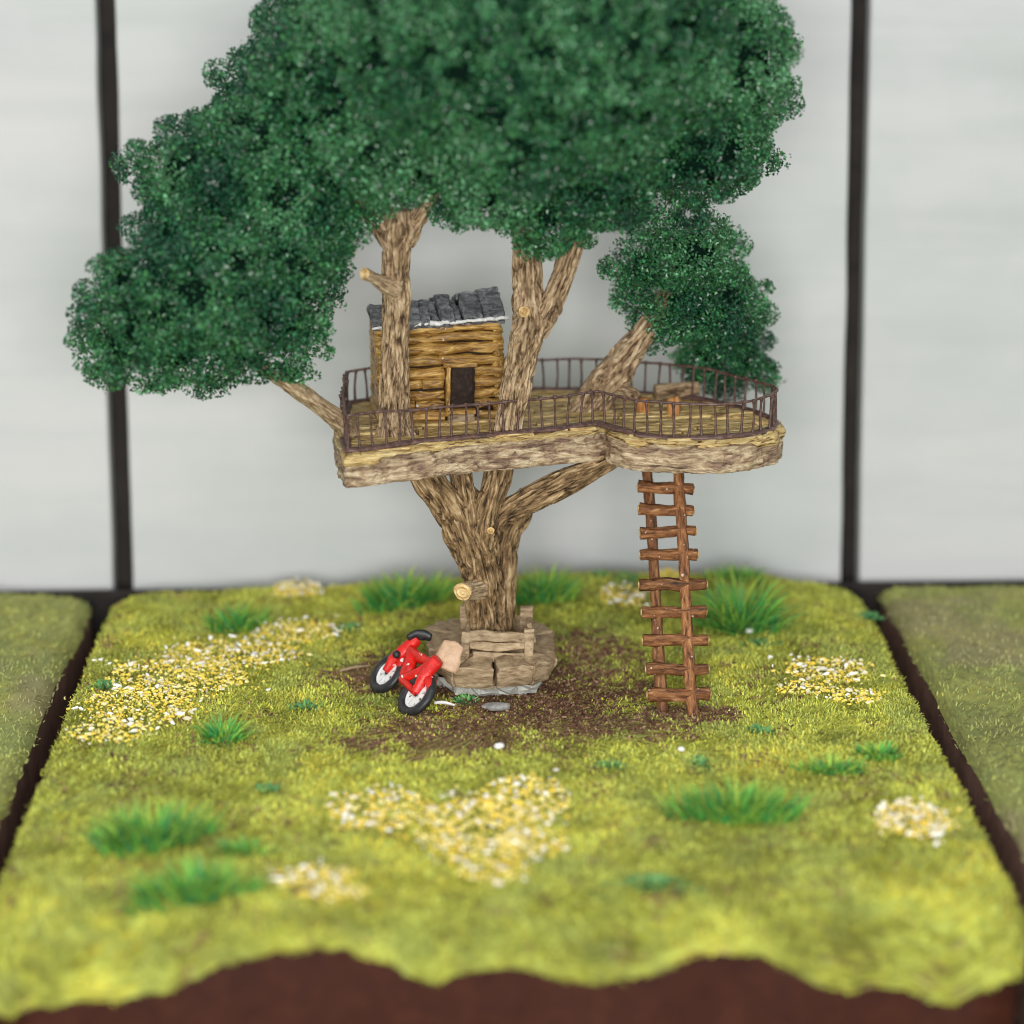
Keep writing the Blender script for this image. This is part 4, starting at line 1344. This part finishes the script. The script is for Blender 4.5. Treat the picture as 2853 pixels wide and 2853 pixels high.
sd_.transform(Matrix.Translation((-1.59, 2.72, 1.62)) @ Matrix.Rotation(R(-30), 4, 'X') @ Matrix.Rotation(R(18), 4, 'Y') @ Matrix.Rotation(R(12), 4, 'Z'))
part('saddle', sd_, bike, 'tan_leather', 'broad tan leather saddle')

# ================================================================== FLOWERS, TUFTS, MOSS, DEBRIS
ICO = None
def bits(name, xy, sizes, elong, col, parent, zoff=0.18, seed=0, kind='stuff', label=None):
    """little lumps of flower flock scattered as one mass"""
    global ICO
    if ICO is None:
        bm = bmesh.new()
        bmesh.ops.create_icosphere(bm, subdivisions=1, radius=1)
        ICO = (np.array([v.co[:] for v in bm.verts]), np.array([[v.index for v in f.verts] for f in bm.faces]))
        bm.free()
    r = np.random.default_rng(seed)
    n = len(xy)
    z = height(xy[:, 0], xy[:, 1]) + zoff * (0.4 + 0.8 * r.random(n))
    A = r.random((n, 3)) * 2 * PI
    ca, sa = np.cos(A), np.sin(A)
    base = ICO[0][None] * (1 + 0.45 * r.normal(size=(n, len(ICO[0]), 1)).clip(-1.3, 1.3))
    base = base * np.stack([sizes * elong, sizes, sizes * 0.8], -1)[:, None]
    x, y, zz = base[..., 0], base[..., 1], base[..., 2]
    y, zz = y * ca[:, :1] * 0.4 + y * 0.6 - zz * sa[:, :1] * 0.4, zz + y * sa[:, :1] * 0.4
    x, y = x * ca[:, 1:2] - y * sa[:, 1:2], x * sa[:, 1:2] + y * ca[:, 1:2]
    V = np.stack([x + xy[:, :1], y + xy[:, 1:2], zz + z[:, None]], -1).reshape(-1, 3)
    F = (ICO[1][None] + (np.arange(n) * len(ICO[0]))[:, None, None]).reshape(-1, 3)
    c = col * (0.85 + 0.3 * r.random((n, 1)))
    me = mesh_np(name, V, F, False)
    set_col(me, np.repeat(c, len(ICO[0]), 0))
    return part(name, me, parent, 'blossom', label, kind)

YEL = np.array([srgb(250, 228, 112), srgb(248, 214, 80), srgb(252, 240, 170), srgb(240, 220, 104)])
WHT = np.array([srgb(246, 243, 232), srgb(250, 248, 242), srgb(238, 228, 200)])

def flower_patch(spots, label, ny, nw, seed):
    """spots: ((x, y), rx, ry)"""
    r = np.random.default_rng(seed)
    cx = np.mean([s[0][0] for s in spots])
    cy = np.mean([s[0][1] for s in spots])
    t = thing('flower_patch', label, 'flower patch', (cx, cy, float(height(np.array([cx]), np.array([cy]))[0])), 'flower patches on the board')
    area_ = np.array([s[1] * s[2] for s in spots])
    def pts(n, spread):
        k = r.choice(len(spots), n, p=area_ / area_.sum())
        a = r.random(n) * 2 * PI
        q = np.sqrt(r.random(n)) * spread
        q = np.where(r.random(n) < 0.22, q * (1 + 0.5 * r.random(n)), q)
        return np.stack([[spots[i][0][0] for i in k] + np.cos(a) * q * np.array([spots[i][1] for i in k]), [spots[i][0][1] for i in k] + np.sin(a) * q * np.array([spots[i][2] for i in k])], -1)
    p = pts(ny, 0.95)
    bits('yellow_blossom', p, 0.026 + 0.034 * r.random(ny), 1.2 + 0.5 * r.random(ny), YEL[r.integers(0, 4, ny)], t, 0.22, seed)
    p = pts(nw, 1.0)
    bits('white_blossom', p, 0.036 + 0.055 * r.random(nw) ** 1.6, 1.2 + 1.0 * r.random(nw), WHT[r.integers(0, 3, nw)], t, 0.28, seed + 1)
    return t

flower_patch([((-7.39, 9.70), 1.9, 1.1), ((-9.61, 7.31), 2.6, 1.6), ((-11.30, 4.79), 2.6, 1.9), ((-12.36, 1.86), 2.1, 1.7), ((-13.06, -0.42), 1.5, 1.0)], 'long band of yellow and white flowers along the left side of the board', 2625, 260, 201)
flower_patch([((-7.66, 14.03), 1.0, 0.9)], 'small flower patch at the back edge, left of the tree', 200, 37, 202)
flower_patch([((-3.74, -6.34), 1.7, 1.5), ((-0.75, -7.95), 2.0, 2.2), ((0.79, -6.09), 1.5, 1.6), ((0.84, -9.09), 1.3, 1.0), ((-0.32, -10.82), 1.1, 0.7)], 'large central flower patch in front of the tree bench', 1875, 204, 203)
flower_patch([((-5.65, -10.99), 1.4, 0.8), ((-4.97, -12.35), 1.0, 0.6)], 'small flower patch near the middle of the front edge, left of the central patch', 325, 37, 204)
flower_patch([((12.23, 4.84), 1.6, 1.3), ((11.14, 2.85), 1.1, 0.7), ((12.71, 2.06), 1.0, 0.8)], 'flower patch right of the ladder foot, near the right border', 650, 93, 205)
flower_patch([((12.82, -7.80), 1.25, 1.3)], 'round pale flower patch in the front right corner area', 412, 93, 206)
flower_patch([((5.30, 11.78), 0.95, 1.0)], 'small cream flower patch behind the ladder, right of the trunk', 137, 43, 207)
flower_patch([((7.36, 14.25, 0.55)[:2], 0.7, 0.5)], 'tiny yellow flower patch seen between the ladder rails', 100, 7, 208)

GT = np.array([srgb(84, 178, 80), srgb(62, 160, 82), srgb(124, 192, 76), srgb(54, 146, 90), srgb(164, 200, 80)])
def tuft(xy, rx, ry, n, hgt, label, seed, flare=0.6, kind=('grass_tuft', 'grass tuft', 'green grass tufts on the board'), tip=0.7):
    r = np.random.default_rng(seed)
    z0 = float(height(np.array([xy[0]]), np.array([xy[1]]))[0])
    t = thing(kind[0], label, kind[1], (xy[0], xy[1], z0), kind[2])
    a = r.random(n) * 2 * PI
    q = np.sqrt(r.random(n))
    x, y = xy[0] + np.cos(a) * q * rx, xy[1] + np.sin(a) * q * ry
    z = height(x, y) - 0.03
    lob = 1 + 0.45 * np.sin(a * 2 + seed) * q + 0.25 * np.sin(a * 5 + seed * 2) * q
    x, y = xy[0] + np.cos(a) * q * rx * lob, xy[1] + np.sin(a) * q * ry * lob
    z = height(x, y) - 0.03
    L = hgt * (0.40 + 0.75 * r.random(n) ** 1.5) * (1.1 - 0.35 * q)
    az = a + r.normal(size=n) * 0.7
    le = flare * q * (0.5 + 0.8 * r.random(n)) + 0.12
    D = np.stack([np.cos(az) * np.sin(le), np.sin(az) * np.sin(le), np.cos(le)], -1)
    B = np.stack([x, y, z], -1)
    s = np.stack([-np.sin(az + r.normal(size=n)), np.cos(az), 0 * az], -1)
    w = (0.024 + 0.026 * r.random(n))[:, None]
    m1 = B + D * (L * 0.4)[:, None]
    D1 = D + np.stack([np.cos(az) * 0.25, np.sin(az) * 0.25, 0 * az - 0.05], -1)
    m2 = m1 + D1 * (L * 0.35)[:, None]
    D2 = D1 + np.stack([np.cos(az) * 0.35, np.sin(az) * 0.35, 0 * az - 0.25], -1)
    tp = m2 + D2 * (L * 0.25)[:, None]
    V = np.stack([B - s * w, B + s * w, m1 + s * w, m1 - s * w, m2 + s * w * 0.7, m2 - s * w * 0.7, tp + s * 0.004, tp - s * 0.004], 1).reshape(-1, 3)
    o = np.arange(n)[:, None] * 8
    F = np.concatenate([o + np.array([[0, 1, 2, 3]]), o + np.array([[3, 2, 4, 5]]), o + np.array([[5, 4, 6, 7]])], 0)
    c = GT[r.integers(0, len(GT), n)] * (0.75 + 0.4 * r.random((n, 1)))
    tipc = c * (1 - tip) + srgb(206, 206, 90) * tip
    C = np.stack([c * 0.8, c * 0.8, c, c, c * 0.7 + tipc * 0.3, c * 0.7 + tipc * 0.3, tipc, tipc], 1).reshape(-1, 3)
    me = mesh_np('blade', V, F, False)
    set_col(me, C)
    part('blades', me, t, 'flock', kind='stuff')
    return t
tuft((-9.79, 10.46), 0.95, 0.5, 320, 1.1, 'grass tuft at the back left, above the flower band', 301)
tuft((-3.27, 12.34), 1.35, 0.8, 520, 1.4, 'broad grass tuft behind the trunk on its left', 302)
tuft((2.18, 12.00), 0.95, 0.7, 420, 1.45, 'grass tuft behind the trunk on its right', 303)
tuft((9.63, 9.58), 1.05, 0.95, 680, 2.15, 'tallest grass tuft, right behind the ladder', 304, 0.9)
tuft((10.21, 13.47, 0.95)[:2], 1.0, 0.6, 160, 0.8, 'pale grass tuft on the back edge hump', 305)
tuft((-9.26, -0.76), 0.75, 0.4, 190, 1.1, 'small sparse grass tuft beside the flower band', 306, 0.9)
tuft((-10.75, -8.20), 1.9, 0.75, 700, 1.35, 'broad grass tuft in the front left', 307)
tuft((-9.07, -11.89), 1.45, 0.6, 520, 1.25, 'grass tuft near the front left edge, below the broad one', 308)
tuft((-7.93, -9.01), 0.55, 0.4, 150, 0.6, 'small dark grass tuft between the two front left tufts', 309)
tuft((7.42, -7.06), 1.5, 0.7, 620, 1.4, 'grass tuft in front of the ladder, right of the central flowers', 310)
tuft((10.98, -3.76), 0.95, 0.35, 240, 0.75, 'low grass tuft by the right edge, above the round flower patch', 311)
tuft((12.75, -2.75), 0.75, 0.35, 240, 0.6, 'low bluish grass tuft nearest the right edge', 312)

MOSS = np.array([srgb(82, 154, 100), srgb(104, 170, 108), srgb(122, 176, 100), srgb(66, 134, 94)])
def moss(xy, rx, ry, n, label, seed):
    """low blue-green fibres"""
    global GT
    keep, GT = GT, MOSS
    t = tuft(xy, rx, ry, int(n * 1.4), 0.32, label, seed, 1.1, ('moss_patch', 'moss', 'blue-green moss patches on the board'), 0.15)
    GT = keep
    return t
for i, (g_, rx, ry, n, lb) in enumerate([
    ((-5.46, 9.75), 0.5, 0.5, 150, 'moss patch between the flower band and the bench'),
    ((-6.65, 2.17), 0.5, 0.4, 110, 'moss patch left of the bicycle'),
    ((-13.88, 4.11), 0.45, 0.4, 110, 'moss patch by the left edge of the board'),
    ((3.70, -3.12), 0.4, 0.3, 100, 'moss patch on the near rim of the bare soil'),
    ((4.50, -11.57), 1.0, 0.5, 300, 'largest moss patch, near the front edge'),
    ((9.09, -0.33), 0.45, 0.3, 100, 'moss patch just right of the ladder foot'),
    ((6.70, -3.00), 0.3, 0.4, 80, 'moss patch in front of the ladder foot'),
    ((5.56, 13.75), 0.5, 0.6, 120, 'moss patch at the back, left of the ladder'),
    ((4.51, 14.08, 0.62)[:2], 0.5, 0.4, 100, 'moss patch on the back edge behind the trunk'),
    ((10.12, 7.86), 0.5, 0.4, 100, 'moss patch below the tall grass tuft'),
    ((14.86, 10.41), 0.3, 0.4, 90, 'moss patch on the far right border'),
    ((-7.44, -4.72), 0.4, 0.25, 60, 'faint moss patch left of the central flowers'),
    ((-0.96, 2.48), 0.45, 0.3, 100, 'dark moss under the bench front')]):
    moss(g_, rx, ry, n, lb, 401 + i)

def pebble(xy, s, label, m, seed, name='pebble', cat='pebble'):
    z = float(height(np.array([xy[0]]), np.array([xy[1]]))[0])
    bm = bmesh.new()
    bmesh.ops.create_icosphere(bm, subdivisions=3, radius=1)
    for v in bm.verts:
        nn = 1 + 0.22 * float(fbm(np.array([v.co[:]]) * 1.3 + seed, seed, 2)[0])
        v.co = Vector((v.co.x * s[0] * nn, v.co.y * s[1] * nn, v.co.z * s[2] * nn))
    me = bpy.data.meshes.new(name)
    bm.to_mesh(me)
    bm.free()
    for p in me.polygons:
        p.use_smooth = True
    o = link(name, me, None, m)
    o.location = (xy[0], xy[1], z + s[2] * 0.6 + 0.1)
    tag(o, label, cat)
pebble((9.95, 8.88), (0.20, 0.12, 0.10), 'white pebble in front of the tall grass tuft', 'white_gloss', 1)
pebble((0.10, 1.63), (0.50, 0.25, 0.13), 'flat grey stone lying on the soil before the bench', 'stone_grey', 2, 'stone', 'stone')
pebble((0.09, -1.93), (0.16, 0.12, 0.10), 'small white pebble on the near rim of the bare soil', 'white_gloss', 3)
pebble((6.18, -2.12), (0.12, 0.1, 0.08), 'small pale pebble in front of the ladder', 'white_gloss', 4)
def twig(a, b, r, label, m):
    za = float(height(np.array([a[0]]), np.array([a[1]]))[0]) + 0.14
    zb = float(height(np.array([b[0]]), np.array([b[1]]))[0]) + 0.14
    me = stick([(a[0], a[1], za), ((a[0] + b[0]) / 2, (a[1] + b[1]) / 2 + 0.05, (za + zb) / 2 + 0.03), (b[0], b[1], zb)], [r, r * 1.1, r * 0.6], 8, 10, 0.15, 3)
    me.name = 'twig'
    o = link('twig', me, None, m)
    o.location = (a[0], a[1], za)
    me.transform(Matrix.Translation((-a[0], -a[1], -za)))
    tag(o, label, 'twig')
twig((-5.59, 5.59), (-4.44, 5.98), 0.05, 'thin brown twig on the soil left of the bicycle', 'bench_wood')
twig((-2.09, 1.98), (-1.38, 1.77), 0.06, 'short pale stick on the soil before the bench', 'white_paint')

# sparse brown crumbs on the bare soil
r = np.random.default_rng(500)
n = 3200
x = r.normal(size=n) * 3.6 + (1.86, 2.64)[0]
y = r.normal(size=n) * 1.9 + (1.86, 2.64)[1]
kp = dirt(x, y) > 0.45 + 0.4 * r.random(n)
xy = np.stack([x[kp], y[kp]], -1)
n = len(xy)
so = np.array([srgb(96, 64, 52), srgb(78, 50, 42), srgb(120, 86, 66), srgb(150, 122, 98), srgb(84, 58, 40)])
bits('soil_crumbs', xy, 0.025 + 0.03 * r.random(n), 1.0 + 0.5 * r.random(n), so[r.integers(0, 5, n)], board, 0.10, 501)
